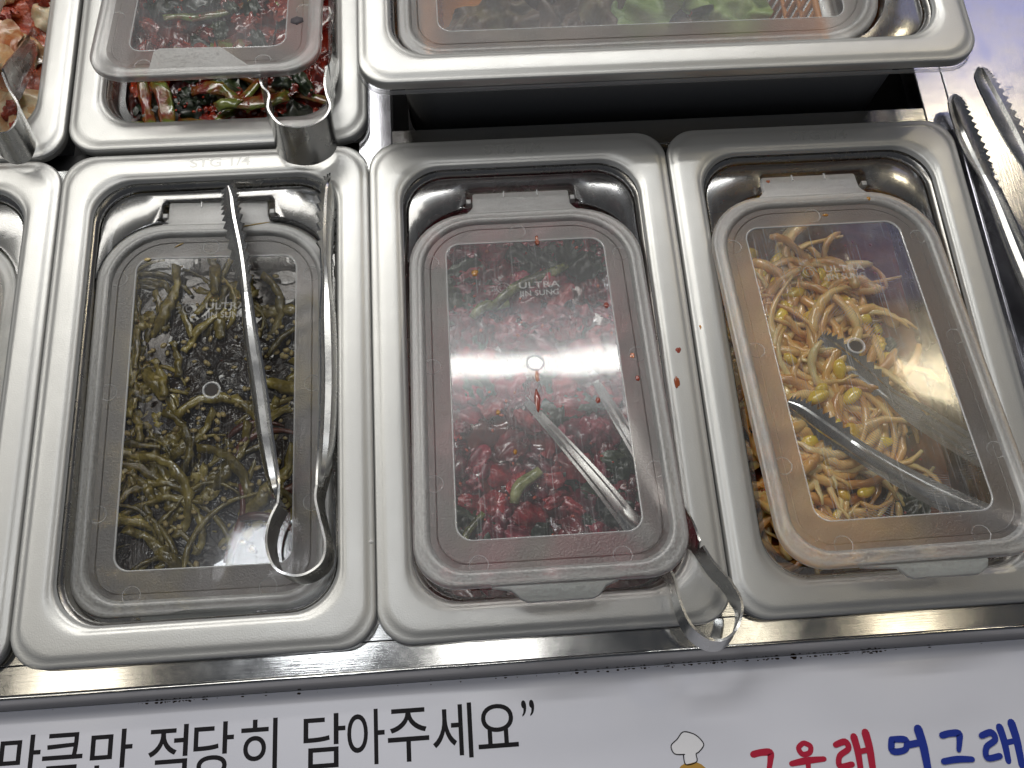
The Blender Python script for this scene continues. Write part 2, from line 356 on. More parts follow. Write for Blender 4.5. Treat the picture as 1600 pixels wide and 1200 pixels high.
# ------------------------------------------------------------------ setting: counter
def counter():
    root = bpy.data.objects.new('counter', None); COL.objects.link(root); root['kind'] = 'structure'
    root['label'] = 'brushed stainless steel serving counter that the food pans sit in'
    Z = -9
    # front strip with a raised bead and a dark sloping front edge (slightly uneven like folded sheet)
    link('front_strip', finb(box(-420, 420, -9.4, 3, -30, Z)), M['deck'], root)
    link('bead', fin(tube([(x, -10.3 + 0.25 * math.sin(x / 90), Z + 0.1) for x in range(-420, 421, 20)], 1.0, 10)), M['deck'], root)
    bm = bmesh.new(); pr = [(-10.9, Z + 0.2), (-11.4, Z - 0.8), (-15.0, Z - 8.5), (-15.5, Z - 10), (-15.6, Z - 20)]
    rows = [[bm.verts.new((x, y, z)) for y, z in pr] for x in range(-420, 421, 30)]
    for a, b in zip(rows, rows[1:]):
        for k in range(len(pr) - 1): bm.faces.new((a[k], a[k + 1], b[k + 1], b[k]))
    bmesh.ops.recalc_face_normals(bm, faces=bm.faces)
    link('folded_front_edge', fin(bm), M['deck_edge'], root)
    # bars between the wells
    for x in (-324, -162, 0, 162):
        link('web_bar', finb(box(x - 17, x + 17, 3.2, 261.8, -24, Z - 0.2)), M['deck'], root)
    link('cross_bar', finb(box(12.5, 316, 262, 278, -24, Z)), M['deck'], root)
    link('cross_bar', finb(box(-420, -4, 262, 275, -40, Z - 5)), M['well_shade'], root)  # near-black colour paints the shade in this gap
    link('dividing_bar', finb(box(-6, 12.2, 255, 700, -24, Z - 0.3)), M['side_deck'], root)
    link('side_strip', finb(box(316.3, 333, -9.2, 700, -24, Z - 0.3, 0.8)), M['side_deck'], root)
    link('side_deck', finb(box(332, 700, -9.1, 900, -24, Z + 0.7, 0.5)), M['side_deck'], root)
    # well that the raised pan hangs over
    bm = bmesh.new()
    for q in (((12, 276, -180), (316, 276, -180), (316, 700, -180), (12, 700, -180)), ((12, 276, -24), (12, 276, -180), (12, 700, -180), (12, 700, -24)),
              ((316, 276, -24), (316, 276, -180), (316, 700, -180), (316, 700, -24)), ((12, 277, -24), (316, 277, -24), (316, 277, -180), (12, 277, -180)),
              ((12, 700, -24), (316, 700, -24), (316, 700, -180), (12, 700, -180))):
        bm.faces.new([bm.verts.new(p) for p in q])
    link('well', fin(bm, smooth=False), M['well_shade'], root)
    link('well_floor', finb(box(-500, 700, -8, 900, -186, -184)), M['well_shade'], root)
counter()

# ------------------------------------------------------------------ pans and lids
PR = 16
def pan(name, label, cx, cy, w, l, z, depth=65, wall=19, rot=0, group='stainless food pans sunk in the counter', showrim=False):
    root = empty(name, label, 'food pan', (cx, cy, z), group, (0, 0, rot))
    hx, hy = w / 2, l / 2
    def rg(i, zz, rb): return (-hx + i, hx - i, -hy + i, hy - i, rb, rb, zz)
    rim = loft([rg(1.6, -8.3, 15), rg(0.9, -6.6, 15), rg(1.4, -5.6, 15), rg(4, -5.2, 15), rg(wall - 3, -5.2, 20), rg(wall - 0.5, -6.2, 21), rg(wall, -9, 22)])
    link('rim', fin(rim), M['pan'], root)
    body = loft([rg(wall, -9, 22), rg(wall + 1, -20, 22), rg(wall + 2.2, -20.8, 22), rg(wall + 3, -depth + 8, 22), rg(wall + 5, -depth + 3, 20), rg(wall + 11, -depth, 16)], cap_last=True)
    link('basin', fin(body), M['pan'], root)
    outer = loft([rg(wall - 1, -9, 23), rg(wall, -20, 23), rg(wall + 2, -depth + 6, 22), rg(wall + 10, -depth - 1, 16)])
    bmesh.ops.reverse_faces(outer, faces=outer.faces)
    link('basin_outside', fin(outer), M['pan_out'], root)
    return root

def arc_pts(cx, cy, r, a0, a1, n=10):
    return [(cx + r * math.cos(math.radians(a0 + (a1 - a0) * k / n)), cy + r * math.sin(math.radians(a0 + (a1 - a0) * k / n))) for k in range(n + 1)]

TABS = {'left': [(-29, -202.5), (29, -202.0), (9.7, -213.2), (-21.8, -213.4), (-24.8, -212)],
        'both': [(-28, -202.5), (29, -202), (27, -204.5), (22, -206.2), (18.5, -210), (15.5, -211), (-12, -211), (-15, -209.6), (-19, -206), (-27, -204.6)],
        'right': [(-28, -202.5), (28.4, -202.5), (30, -205), (29.3, -208), (25, -210.7), (-3.9, -210.5), (-7, -209.5), (-11, -205.8), (-27, -204.6)]}
def lid(label, cx, cy, w, l, z, flapT, flapA, win='window_d', tab='left', rot=0, hw=60.5, fl=204, tabup=False, group='clear plastic lids with hinged flaps', mark=True, vent=True):
    """a lid: satin flange over the pan rim, clear inner wall, clear hinge shelf at the back, hinged flap"""
    root = empty('lid', label, 'lid', (cx, cy, z), group, (0, 0, rot))
    hx, hy = w / 2, l / 2
    def rg(i, zz, rb): return (-hx + i, hx - i, -hy + i, hy - i, rb, rb, zz)
    fl_ = loft([rg(0, -6.5, PR), rg(0.0, -2.6, PR), rg(0.25, -1.6, PR), rg(0.8, -1.25, PR), rg(1.9, -1.15, PR), rg(2.9, -1.0, PR), rg(3.8, -0.6, PR), rg(4.7, -0.25, 16), rg(5.8, -0.1, 16.5), rg(8.0, -0.05, 17), rg(11.0, 0, 18), rg(12.8, -0.02, 19),
                rg(13.9, -0.2, 20), rg(14.7, -0.65, 20.5), rg(15.5, -1.0, 21), rg(16.6, -1.1, 21.5), rg(16.8, -3.0, 22)], n=10)
    link('flange', fin(fl_), M['flange'], root)
    lp = loft([rg(-0.1, -10.5 if w > 200 else -3.4, PR), rg(-0.8 if w > 200 else -0.12, -9.6 if w > 200 else -2.9, PR), rg(0.2 if w < 200 else -0.2, -7.0 if w > 200 else -1.95, PR)], n=10); link('flange_lip', fin(lp), M['edge'], root)
    wl = loft([rg(16.8, -3.2, 22), rg(17.2, -7.2, 22), rg(18.6, -7.8, 22), rg(19.2, -13.6, 22), rg(20.0, -14.6, 22), rg(23.5, -14.8, 21)], n=10)
    link('inner_wall', fin(wl, angle=0.6), M['wall'], root)
    e1 = loft([rg(16.5, -1.3, 22), rg(16.9, -2.7, 22), rg(17.3, -3.2, 22)], n=10); link('inner_edge', fin(e1), M['edge'], root)
    e2 = loft([rg(17.9, -7.5, 22), rg(18.4, -7.3, 22), rg(18.8, -7.7, 22)], n=10); link('inner_edge', fin(e2), M['edge'], root)
    # hinge shelf: clear raised plate behind the flap, with a socket for the hinge tab
    iy = hy - 19.6; ix = hx - 19.6; hb = hy - 41.5      # hb: back line of the flap
    inner = [(ix, hb - 31)] + [(-x, y) for x, y in []]
    poly = [(ix, hb - 34)] + arc_pts(ix - 21, iy - 21, 21, 0, 90) + arc_pts(-ix + 21, iy - 21, 21, 90, 180) + [(-ix, hb - 34)]
    poly += arc_pts(-ix + 36, hb + 3 - 36, 36, 180, 92, 12)[1:] + [(-31.5, hb + 4), (-29.6, hb + 6), (-29.4, hb + 13.5), (-27.5, hb + 15.5), (27.5, hb + 15.5), (29.4, hb + 13.5), (29.6, hb + 6), (31.5, hb + 4)]
    poly += arc_pts(ix - 36, hb + 3 - 36, 36, 88, 0, 12)[:-1]
    sh = prism(poly, -14, -8.2, 0.9, 3)
    for f in [f for f in sh.faces if f.normal.z < -0.5]: sh.faces.remove(f)
    link('hinge_shelf', fin(sh, angle=0.35), M['shelf'], root)
    for s in (-1, 1):
        link('hinge_lug', finb(box(s * 28.2 - 1.4, s * 28.2 + 1.4, hb + 5.5, hb + 8.5, -13, -8.6, 0.5)), M['rim'], root)
    # flap, hinged at its back edge (y = 0 in its own space)
    T = Vector(flapT); A = [math.radians(a) for a in flapA]
    Mt = Matrix.Rotation(A[0], 4, 'Z') @ Matrix.Rotation(A[1], 4, 'X') @ Matrix.Rotation(A[2], 4, 'Y')
    def fr(i, zz, rb, rf, ib=None, iff=None): return (-hw + i, hw - i, -fl + (iff or i), -(ib or i), rb, rf, zz)
    rim = loft([fr(0.5, -4.2, 32, 20), fr(0, -3.4, 33, 20), fr(0, -0.9, 33, 20), fr(0.5, -0.2, 33, 20), fr(1.8, 0, 33, 20), fr(3.2, -0.35, 32, 19), fr(4.3, 0.25, 31, 18.5), fr(5.9, 0.3, 30, 18), fr(6.9, -0.5, 29, 17.5), fr(7.6, -1.7, 28, 17)], n=10)
    flap = link('flap', fin(rim), M['rim'], root)
    flap.matrix_local = Matrix.Translation(T * MM) @ Mt
    wb = 19.5; wf = 21.3; ws = hw - 41.4 if hw < 80 else 19
    bd = loft([fr(7.6, -1.7, 28, 17), fr(10.3, -1.8, 25.5, 14), fr(10.7, -1.55, 25.2, 14), fr(11.0, -1.8, 25, 14), (-hw + ws, hw - ws, -fl + wf, -wb, 7.5, 7.5, -1.85), (-hw + ws + 0.35, hw - ws - 0.35, -fl + wf + .35, -wb - .35, 7.3, 7.3, -2.25)], n=10)
    link('frosted_border', fin(bd, angle=0.5), M['border'], flap)
    wn = loft([(-hw + ws + 0.35, hw - ws - 0.35, -fl + wf + .35, -wb - .35, 7.3, 7.3, -2.25)], cap_last=True, n=10)
    link('window', fin(wn, smooth=False), M[win], flap)
    ed = loft([(-hw + ws - .35, hw - ws + .35, -fl + wf - .35, -wb + .35, 7.6, 7.6, -1.8), (-hw + ws, hw - ws, -fl + wf, -wb, 7.5, 7.5, -1.45), (-hw + ws + 0.4, hw - ws - 0.4, -fl + wf + .4, -wb - .4, 7.3, 7.3, -2.2)], n=10)
    link('window_edge', fin(ed), M['edge'], flap)
    # hinge tab
    ht = prism([(-31, -2), (31, -2), (28, 1.2), (26.3, 3.5), (26, 12.2), (25, 12.9), (-25, 12.9), (-26, 12.2), (-26.3, 3.5), (-28, 1.2)], -3.4, -0.2, 0.7, 2)
    link('hinge_tab', fin(ht, angle=0.6), M['rim'], flap)
    for x in (-9, 9): link('hinge_rib', finb(box(x - 0.4, x + 0.4, 9.6, 13.3, -1, 0.35, 0.2)), M['edge'], flap)
    # lift tab on the front edge
    tp = TABS[tab]; dy = fl - 204
    bm = prism([(x, y - dy) for x, y in reversed(tp)], -3.2, -1.5, 0.45, 2)
    for v in bm.verts:
        k = max(0, (-202.5 - dy - v.co.y) / 10); v.co.z += (7 * k if tabup else -3.0 * k * k)
        if tabup and k > 0: v.co.y = -202.5 - dy + (v.co.y + 202.5 + dy) * -1.0 + 1.0
    bmesh.ops.recalc_face_normals(bm, faces=bm.faces)
    link('lift_tab', fin(bm, angle=0.7), M['tab_up' if tabup else 'tab'], flap)
    # moulding rings
    if mark:
        for x, y in ((-50.3, -93.5), (50.3, -92.5), (-50.6, -155), (50.4, -154), (-32.2, -194), (30.4, -193.6), (49.5, -31), (-49.5, -31), (-3.2, -13.6)):
            rr = bmesh.new(); n = 28; pv = None; rin = [rr.verts.new((x + 4.0 * math.cos(2 * math.pi * k / n), y + 4.0 * math.sin(2 * math.pi * k / n), -1.70)) for k in range(n)]
            rou = [rr.verts.new((x + 4.25 * math.cos(2 * math.pi * k / n), y + 4.25 * math.sin(2 * math.pi * k / n), -1.52)) for k in range(n)]
            for k in range(n): rr.faces.new((rin[k], rou[k], rou[(k + 1) % n], rin[(k + 1) % n]))
            link('mould_ring', fin(rr), M['edge'], flap)
        # raised maker's lettering and emblem
        for body, y in (('ULTRA', -49.6), ('JIN SUNG', -54.4)):
            me = text_mesh(body, 5.3 if body == 'ULTRA' else 4.6, 0.12, 0.10, 'CENTER', 1.05)
            o = link('raised_lettering', me, M['emboss'], flap, (5.4, y, -2.1))
            if body == 'ULTRA': o.scale.x = 1.25
        me = text_mesh('ULTRA', 1.9, 0.1, 0.03, 'CENTER'); link('raised_lettering', me, M['emboss'], flap, (-14.5, -43.2, -2.1), (0, 0, 0.5))
        sp = []
        for k in range(60):
            a = k * 0.21; r = 3.9 - k * 0.055; sp.append((-13.2 + r * math.cos(a), -49.3 + r * math.sin(a), -2.05))
        link('raised_emblem', fin(tube(sp, [0.42 * (1 - k / 90) for k in range(60)], 5)), M['emboss'], flap)
        for k in range(5):
            a = 2.0 + k * 0.42; link('raised_emblem', fin(tube([(-13.2 + 4.8 * math.cos(a), -49.3 + 4.8 * math.sin(a), -2.05), (-13.2 + 6.8 * math.cos(a + .15), -49.3 + 6.8 * math.sin(a + .15), -2.05)], [0.5, 0.2], 5)), M['emboss'], flap)
    if vent:
        vt = loft([(-4.6, 4.6, -98.6, -89.4, 4.5, 4.5, -2.2), (-4.2, 4.2, -98.2, -89.8, 4.15, 4.15, -1.75), (-3.6, 3.6, -97.6, -90.4, 3.55, 3.55, -2.0), (-3.2, 3.2, -97.2, -90.8, 3.15, 3.15, -3.6)], n=6)
        link('steam_vent', fin(vt), M['edge'], flap)
        link('vent_hole', fin(loft([(-3.1, 3.1, -97.1, -90.9, 3.0, 3.0, -2.6)], cap_last=True, n=6)), M['vent'], flap)
    return root, flap

PW, PL = 161.7, 264.6
GP = 'stainless food pans sunk in the counter'
# name, centre, z
def sub(x, y, z, cx, cy, cz): return (x - cx, y - cy, z - cz)
C1 = (-81, 132.5, 0); C2 = (81, 132.5, 0); C3 = (243.6, 132.5, 0); CB = (-81, 400.5, 0); CA = (-245, 398, -1); C0 = (-243.5, 131.5, -0.5); CG = (162.3, 405, 40)
pan('food_pan', 'steel pan holding olive green pickled stems in dark broth', *C1[:2], PW, PL, 0)
pan('food_pan', 'steel pan holding dark red leafy kimchi, in the middle of the front row', *C2[:2], PW, PL, 0)
pan('food_pan', 'steel pan holding seasoned bean sprouts with yellow heads', *C3[:2], PW, PL, 0)
pan('food_pan', 'steel pan holding glossy red green onion kimchi, tongs hooked over its front', *CB[:2], PW, PL, 0)
pan('food_pan', 'steel pan in the back corner holding orange red cabbage kimchi', *CA[:2], PW, PL, -1)
pan('food_pan', 'steel pan cut by the left edge of the photo, holding pale radish in cloudy liquid', *C0[:2], PW, PL, -0.5)
pan('large_food_pan', 'wide steel pan raised above the dark well and holding the lettuce basket', CG[0], CG[1], 265, 325, 40, 92, 19, -math.pi / 2, None)
L1, F1 = lid('lid closed over the olive pickled stems, with tongs lying on its flap', *C1[:2], PW, PL, 0, sub(-81.7, 225.8, -10.5, *C1), (-.3, 1.3, 2.3), 'window_a', 'left')
L2, F2 = lid('middle lid over the red kimchi, red drip below the vent of its window', *C2[:2], PW, PL, 0, sub(80.8, 220.7, -3.8, *C2), (-.4, -9, -.6), 'window_b', 'both')
L3, F3 = lid('lid over the bean sprouts, front propped open, window full of curved scratches', *C3[:2], PW, PL, 0, sub(238, 219.9, 0, *C3), (.5, -7.8, .3), 'window_c', 'right')
LB, FB = lid('lid over the green onion kimchi, its lifted flap carrying a small dark sticker', *CB[:2], PW, PL, 0, (-1.8, 92.5, -6), (0.2, -9.6, 0.4), 'window_e', 'left', tabup=True)
LA, FA = lid('lid over the cabbage kimchi in the back corner, flap shifted open', *CA[:2], PW, PL, -1, (-5, 90.5, -2), (-3.5, -9, 0), 'window_e', 'left')
L0, F0 = lid('lid over the pale radish, cut by the left edge of the photo', *C0[:2], PW, PL, -0.5, (0, 92, -9.5), (0, 0.8, 0), 'window_d', 'left')
LG, FG = lid('wide lid over the lettuce basket in the raised pan', CG[0], CG[1], 265, 325, 40, (0, 121, -9), (0, 0, 0), 'window_e', 'left', -math.pi / 2, hw=112, fl=263, mark=False, vent=False)
for k, (L, x) in enumerate(((L1, 2), (L2, -2), (L3, 4))):
    o = link('embossed_lettering', text_mesh('STG 1/4', 8, 0.25, 0.12, 'CENTER'), M['flange_text'], L, (x, 121.5, -0.18)); o.scale.x = 1.2

# ------------------------------------------------------------------ tongs
def crom(pts, per=6):
    out = []; n = len(pts)
    for i in range(n - 1):
        p0, p1, p2, p3 = pts[max(i - 1, 0)], pts[i], pts[i + 1], pts[min(i + 2, n - 1)]
        for k in range(per):
            t = k / per; out.append(tuple(0.5 * ((2 * b) + (-a + c) * t + (2 * a - 5 * b + 4 * c - d) * t * t + (-a + 3 * b - 3 * c + d) * t ** 3) for a, b, c, d in zip(p0, p1, p2, p3)))
    out.append(tuple(pts[-1])); return out
def ribbon(keys, per=6, thick=1.1, teeth=None, prof='flat', tooth=2.9):
    """keys: (x,y,z, wx,wy,wz, width, channel depth). Sheet steel strip following the keys."""
    K = crom(keys, per); rows = []; bm = bmesh.new()
    n = len(K); u = [-1, -0.62, -0.4, 0, 0.4, 0.62, 1]; sh = [0, 0.1, 1, 1.12, 1, 0.1, 0]
    for side in (1, -1):
        rr = []
        for i, k in enumerate(K):
            p = Vector(k[:3]); tn = (Vector(K[min(i + 1, n - 1)][:3]) - Vector(K[max(i - 1, 0)][:3])).normalized()
            w = Vector(k[3:6]); w = (w - tn * w.dot(tn)).normalized(); nn = tn.cross(w); W = k[6] / 2; D = k[7]
            row = []
            for a, s in zip(u, sh):
                ww = W * a
                if teeth and abs(a) == 1 and teeth[0] <= i / (n - 1) <= teeth[1] and i % 2 and (len(teeth) < 3 or a * teeth[2] > 0): ww += tooth * (1 if a > 0 else -1)
                row.append(bm.verts.new(p + w * ww + nn * (D * s + side * thick / 2)))
            rr.append(row)
        rows.append(rr)
    m = len(u)
    for s, rr in enumerate(rows):
        for a, b in zip(rr, rr[1:]):
            for k in range(m - 1):
                f = (a[k], a[k + 1], b[k + 1], b[k]); bm.faces.new(f if s else f[::-1])
    t0, t1 = rows
    for i in range(n - 1):
        bm.faces.new((t0[i][0], t1[i][0], t1[i + 1][0], t0[i + 1][0])); bm.faces.new((t0[i][-1], t0[i + 1][-1], t1[i + 1][-1], t1[i][-1]))
    for i in (0, n - 1):
        for k in range(m - 1): bm.faces.new((t0[i][k], t0[i][k + 1], t1[i][k + 1], t1[i][k]))
    bmesh.ops.recalc_face_normals(bm, faces=bm.faces)
    return fin(bm, 'steel_strip', True, 0.55)
def tongs(label, loop, arms, group='serrated steel tongs', loc=(0, 0, 0), side=None):
    root = empty('tongs', label, 'tongs', loc, group)
    def k(pts): return [(*(Vector(p[:3]) - Vector(loc)), *p[3:]) for p in pts]
    if loop: link('spring_handle', ribbon(k(loop), 6), M['tongs'], root)
    for a, teeth in arms:
        n = len(a)
        if teeth:  # serrated jaw first, then the plain arm
            j = teeth
            link('serrated_jaw', ribbon(k(a[:j + 1]), 8, 0.9, (0.0, 0.93) if side is None else (0.0, 0.93, side)), M['tongs'], root)
            link('arm', ribbon(k(a[j:]), 6), M['tongs'], root)
        else: link('arm', ribbon(k(a), 6), M['tongs'], root)
    return root
V = (0, 0, 1)
def W(p, w, wd, ch): return (*p, *w, wd, ch)
# tongs lying on the pickled-stem lid
tongs('tongs lying on the lid of the olive pickled stems, loop toward the banner',
      [W(p, (-0.12, 0.10, 0.97), 14, 0) for p in ((-43.2, 66, -2.5), (-46.8, 58, -2.5), (-47.9, 48, -2.5), (-44.6, 37.5, -2.5), (-37.5, 32.9, -2.5), (-30, 32.9, -2.5), (-23.0, 37.8, -2.5), (-21.3, 46.4, -2.5), (-24.0, 58.4, -2.5), (-25.8, 67.6, -2.5), (-25.2, 74, -2.5))],
      [([W((-74.3, 241, 0), (0.9, 0, 0.5), 3, 0.3), W((-73.0, 234, 0), (0.85, 0, 0.6), 8, 0.8), W((-71.3, 222, 0), (0.8, 0, 0.6), 9.5, 1), W((-66.5, 199, 0), (0.75, 0, 0.66), 10, 1), W((-62.8, 177, 0), (0.7, 0, 0.7), 8, 1.4), W((-59.5, 155, 0), (0.65, 0, 0.75), 11, 2.6), W((-55.2, 128, -1), (0.65, 0, 0.75), 12.5, 3), W((-50.9, 101, -1), (0.6, 0, 0.8), 12.5, 3), W((-47, 80, -2), (0.5, 0, 0.85), 12, 2.4), W((-43.4, 67, -2.5), (-0.12, 0.10, 0.97), 14, 0.3)], 4),
       ([W((-20.5, 243, 2), (0.3, 0, 0.95), 3, -.3), W((-21.0, 235, 2), (-0.5, 0, 0.85), 9, -.8), W((-22.0, 214, 2), (-0.5, 0, 0.85), 10, -1), W((-22.3, 195, 1), (-0.5, 0, 0.85), 9, -1), W((-22.2, 180, 0), (-0.5, 0, 0.85), 8, -1.6), W((-21.8, 160, -1), (-0.5, 0, 0.85), 12, -3), W((-21.2, 126, -2), (-0.5, 0, 0.85), 13, -3), W((-22.4, 95, -2), (-0.5, 0, 0.85), 12, -2.5), W((-25.1, 74, -2.5), (-0.12, 0.10, 0.97), 14, -.3)], 3)], loc=(-35, 130, -9))
# tongs reaching under the middle flap, loop over the front flange
tw = (0.0, 0.26, 0.96)
tongs('tongs pushed under the middle flap into the red kimchi, loop resting over the front flange',
      [W(p, tw, 13, 0) for p in ((129.5, 26, 10), (133.0, 17, 10), (134.5, 6, 10), (138.0, -3.2, 9.5), (144.6, -9.2, 9), (151.5, -10.0, 9), (158, -5.0, 9), (161.2, 4.6, 9.5), (158.0, 14, 9.5), (151.5, 23, 10), (147.0, 32, 10))],
      [([W((74, 128, -36), (0.82, 0.52, 0.1), 3, 0), W((79, 119, -31), (0.82, 0.52, 0.15), 4, 0), W((86, 107, -25), (0.82, 0.52, 0.2), 5, .2), W((96, 90, -17), (0.82, 0.5, 0.2), 6.5, .6), W((107, 71, -9), (0.8, 0.5, 0.25), 8, .8), W((117, 52, -1), (0.75, 0.45, 0.4), 9.5, .8), W((125, 37, 6), (0.45, 0.35, 0.8), 12, .4), W((129.7, 25.5, 10), tw, 13, 0)], 0),
       ([W((112, 140, -38), (0.9, 0.3, 0.1), 3, 0), W((116, 128, -32), (0.9, 0.3, 0.15), 4.5, 0), W((121, 112, -25), (0.9, 0.25, 0.2), 6, -.4), W((129, 88, -15), (0.88, 0.2, 0.3), 7.5, -.8), W((137, 63, -4), (0.8, 0.1, 0.5), 9.5, -.8), W((143, 44, 5), (0.5, 0, 0.85), 12, -.4), W((146.9, 32.2, 10), tw, 13, 0)], 0)], loc=(130, 40, -6))
# tongs under the sprout flap, handle leaving at the lower right
tongs('tongs resting in the bean sprouts under the scratched flap of the third pan',
      [W(p, (0.2, 0.2, 0.95), 14, 0) for p in ((309, 24, 12), (319, 12, 16), (330, 2, 20), (345, -6, 24), (356, 2, 25), (353, 16, 23), (340, 30, 18), (332, 38, 14))],
      [([W((214, 112, -29), (0.3, 0.6, 0.55), 4, .5), W((220, 107, -28), (0.3, 0.6, 0.58), 9, 1), W((229, 97, -26), (0.3, 0.6, 0.6), 11, 1), W((240, 86, -24), (0.32, 0.6, 0.62), 10, 1.2), W((253, 73, -20), (0.34, 0.6, 0.65), 11, 2.8), W((272, 55, -12), (0.34, 0.6, 0.65), 12.5, 3.2), W((292, 38, 0), (0.45, 0.6, 0.7), 12.5, 2.6), W((309.2, 23.8, 12), (0.2, 0.2, 0.95), 14, 0)], 3),
       ([W((238, 148, -30), (0.3, 0.6, 0.55), 4, -.5), W((244, 143, -30), (0.3, 0.6, 0.58), 9, -1), W((256, 128, -29), (0.32, 0.6, 0.6), 11, -1), W((268, 113, -27), (0.36, 0.6, 0.62), 7, -1), W((278, 100, -23), (0.38, 0.58, 0.65), 12, -3.2), W((298, 77, -14), (0.38, 0.58, 0.65), 13, -3.4), W((316, 56, 0), (0.5, 0.5, 0.7), 13, -2), W((332.2, 37.8, 14), (0.2, 0.2, 0.95), 14, 0)], 3)], loc=(270, 80, -30))
# tongs lying on the side deck at the right
tongs('tongs lying on the bare steel deck at the right, both toothed jaws in view',
      [W(p, (0, 0, 1), 14.9, 0.00) for p in ((352, 78, 1), (352, 62, 1), (346, 48, 1), (355, 34, 1), (370, 34, 1), (378, 48, 1), (372, 62, 1), (371, 78, 1))],
      [([W((331.5, 280, -1), (0.95, 0, -0.15), 3, .5), W((330.3, 274, -1), (0.95, 0, -0.18), 9.9, 1.20), W((331.2, 258, -1), (0.95, 0, -0.18), 12.9, 1.44), W((333.6, 240, -1), (0.95, 0, -0.20), 12.9, 1.44), W((335.6, 226, -1), (0.95, 0, -0.21), 8.9, 0.96), W((337.5, 210, 0), (0.95, 0, -0.22), 11.9, 2.00), W((341, 175, 0), (0.95, 0, -0.24), 14.9, 2.56), W((346, 135, 0), (0.95, 0, -0.26), 14.9, 2.56), W((352, 78, 1), (0, 0, -1), 15, 0)], 4),
       ([W((341.5, 288, 12), (0.95, 0, -0.14), 3, -.5), W((341.2, 281, 12), (0.95, 0, -0.14), 10.9, -1.60), W((344.2, 264, 12), (0.95, 0, -0.14), 13.4, -1.76), W((348.5, 244, 11), (0.95, 0, -0.14), 13.4, -1.76), W((352.5, 226, 10), (0.95, 0, -0.15), 8.9, -0.96), W((356, 208, 9), (0.95, 0, -0.18), 11.9, -2.24), W((363, 165, 6), (0.95, 0, -0.22), 13.9, -2.40), W((368, 120, 4), (0.95, 0, -0.26), 13.9, -2.40), W((371, 78, 1), (0, 0, -1), 15, 0)], 4)], loc=(350, 180, -8.3), side=1)
# tongs hooked over the front of the green onion pan
hw_ = (0.02, 0.42, -0.9)
tongs('tongs standing in the green onion kimchi, wide handle band hooked over the front flange',
      [W(p, (0.02, 0.30, 0.95), 24, 0) for p in ((-55, 296, 11), (-52.5, 283, 13), (-48.5, 276, 14), (-48, 266, 15), (-43, 257, 15.5), (-35.5, 253.6, 15.5), (-27, 253.8, 15.5), (-19.5, 258.5, 15.5), (-16.6, 266, 15), (-18.5, 275, 14), (-19.5, 284, 13), (-18.5, 296, 11))],
      [([W((-58, 400, -42), (0.2, 0.3, 0.9), 8, 1), W((-58, 370, -33), (0.2, 0.3, 0.9), 11, 2), W((-57.5, 335, -14), (0.2, 0.3, 0.9), 13, 3), W((-56.5, 312, 0), (0.1, 0.3, 0.95), 15, 1.5), W((-55, 296.2, 11), (0.02, 0.3, 0.95), 20, 0)], 1),
       ([W((-26, 400, -40), (-0.2, 0.3, 0.9), 8, -1), W((-22, 370, -30), (-0.2, 0.3, 0.9), 11, -2), W((-19, 335, -12), (-0.2, 0.3, 0.9), 14, -3), W((-18, 312, 1), (-0.1, 0.3, 0.95), 17, -1.5), W((-18.5, 296.2, 11), (0.02, 0.3, 0.95), 20, 0)], 1)], loc=(-37, 300, 0))
tongs('tongs handle over the corner of the cabbage kimchi pan, mostly outside the photo',
      [W(p, (0, 0.3, 0.95), 20, 0) for p in ((-204, 300, 10), (-200, 285, 12), (-196, 272, 13), (-186, 262, 13.5), (-179, 262.5, 14), (-176, 270, 14), (-177.5, 279, 13), (-184, 290, 12), (-190, 303, 10))],
      [([W((-226, 370, -38), (0.2, 0.3, 0.9), 9, 1), W((-214, 335, -12), (0.2, 0.3, 0.9), 13, 3), W((-204, 300.2, 10), (0, 0.3, 0.95), 20, 0)], 0),
       ([W((-204, 385, -38), (-0.2, 0.3, 0.9), 9, -1), W((-196, 345, -14), (-0.2, 0.3, 0.9), 13, -3), W((-190, 303.2, 10), (0, 0.3, 0.95), 20, 0)], 0)], loc=(-192, 300, 0))

# ------------------------------------------------------------------ food
def heap(cx, cy, hx, hy, z, amp, mat, root, name='sauce', seed=0, n=46, freq=0.05, tilt=None):
    bm = bmesh.new(); g = []
    for j in range(n):
        row = []
        for i in range(n):
            x = (i / (n - 1) * 2 - 1) * hx; y = (j / (n - 1) * 2 - 1) * hy
            zz = amp * (noise.noise(Vector((x * freq, y * freq, seed))) * 1.4 + 0.5 * noise.noise(Vector((x * freq * 3, y * freq * 3, seed + 5))))
            if tilt: zz += tilt(x, y)
            row.append(bm.verts.new((x, y, zz)))
        g.append(row)
    for j in range(n - 1):
        for i in range(n - 1): bm.faces.new((g[j][i], g[j][i + 1], g[j + 1][i + 1], g[j + 1][i]))
    # round the corners so the layer stays inside the basin
    for v in bm.verts:
        ax, ay = abs(v.co.x) - (hx - 20), abs(v.co.y) - (hy - 20)
        if ax > 0 and ay > 0:
            d = math.hypot(ax, ay)
            m = max(ax, ay)
            if d > 0: v.co.x = math.copysign(hx - 20 + ax * m / d, v.co.x); v.co.y = math.copysign(hy - 20 + ay * m / d, v.co.y)
    return link(name, fin(bm), mat, root, (cx, cy, z))
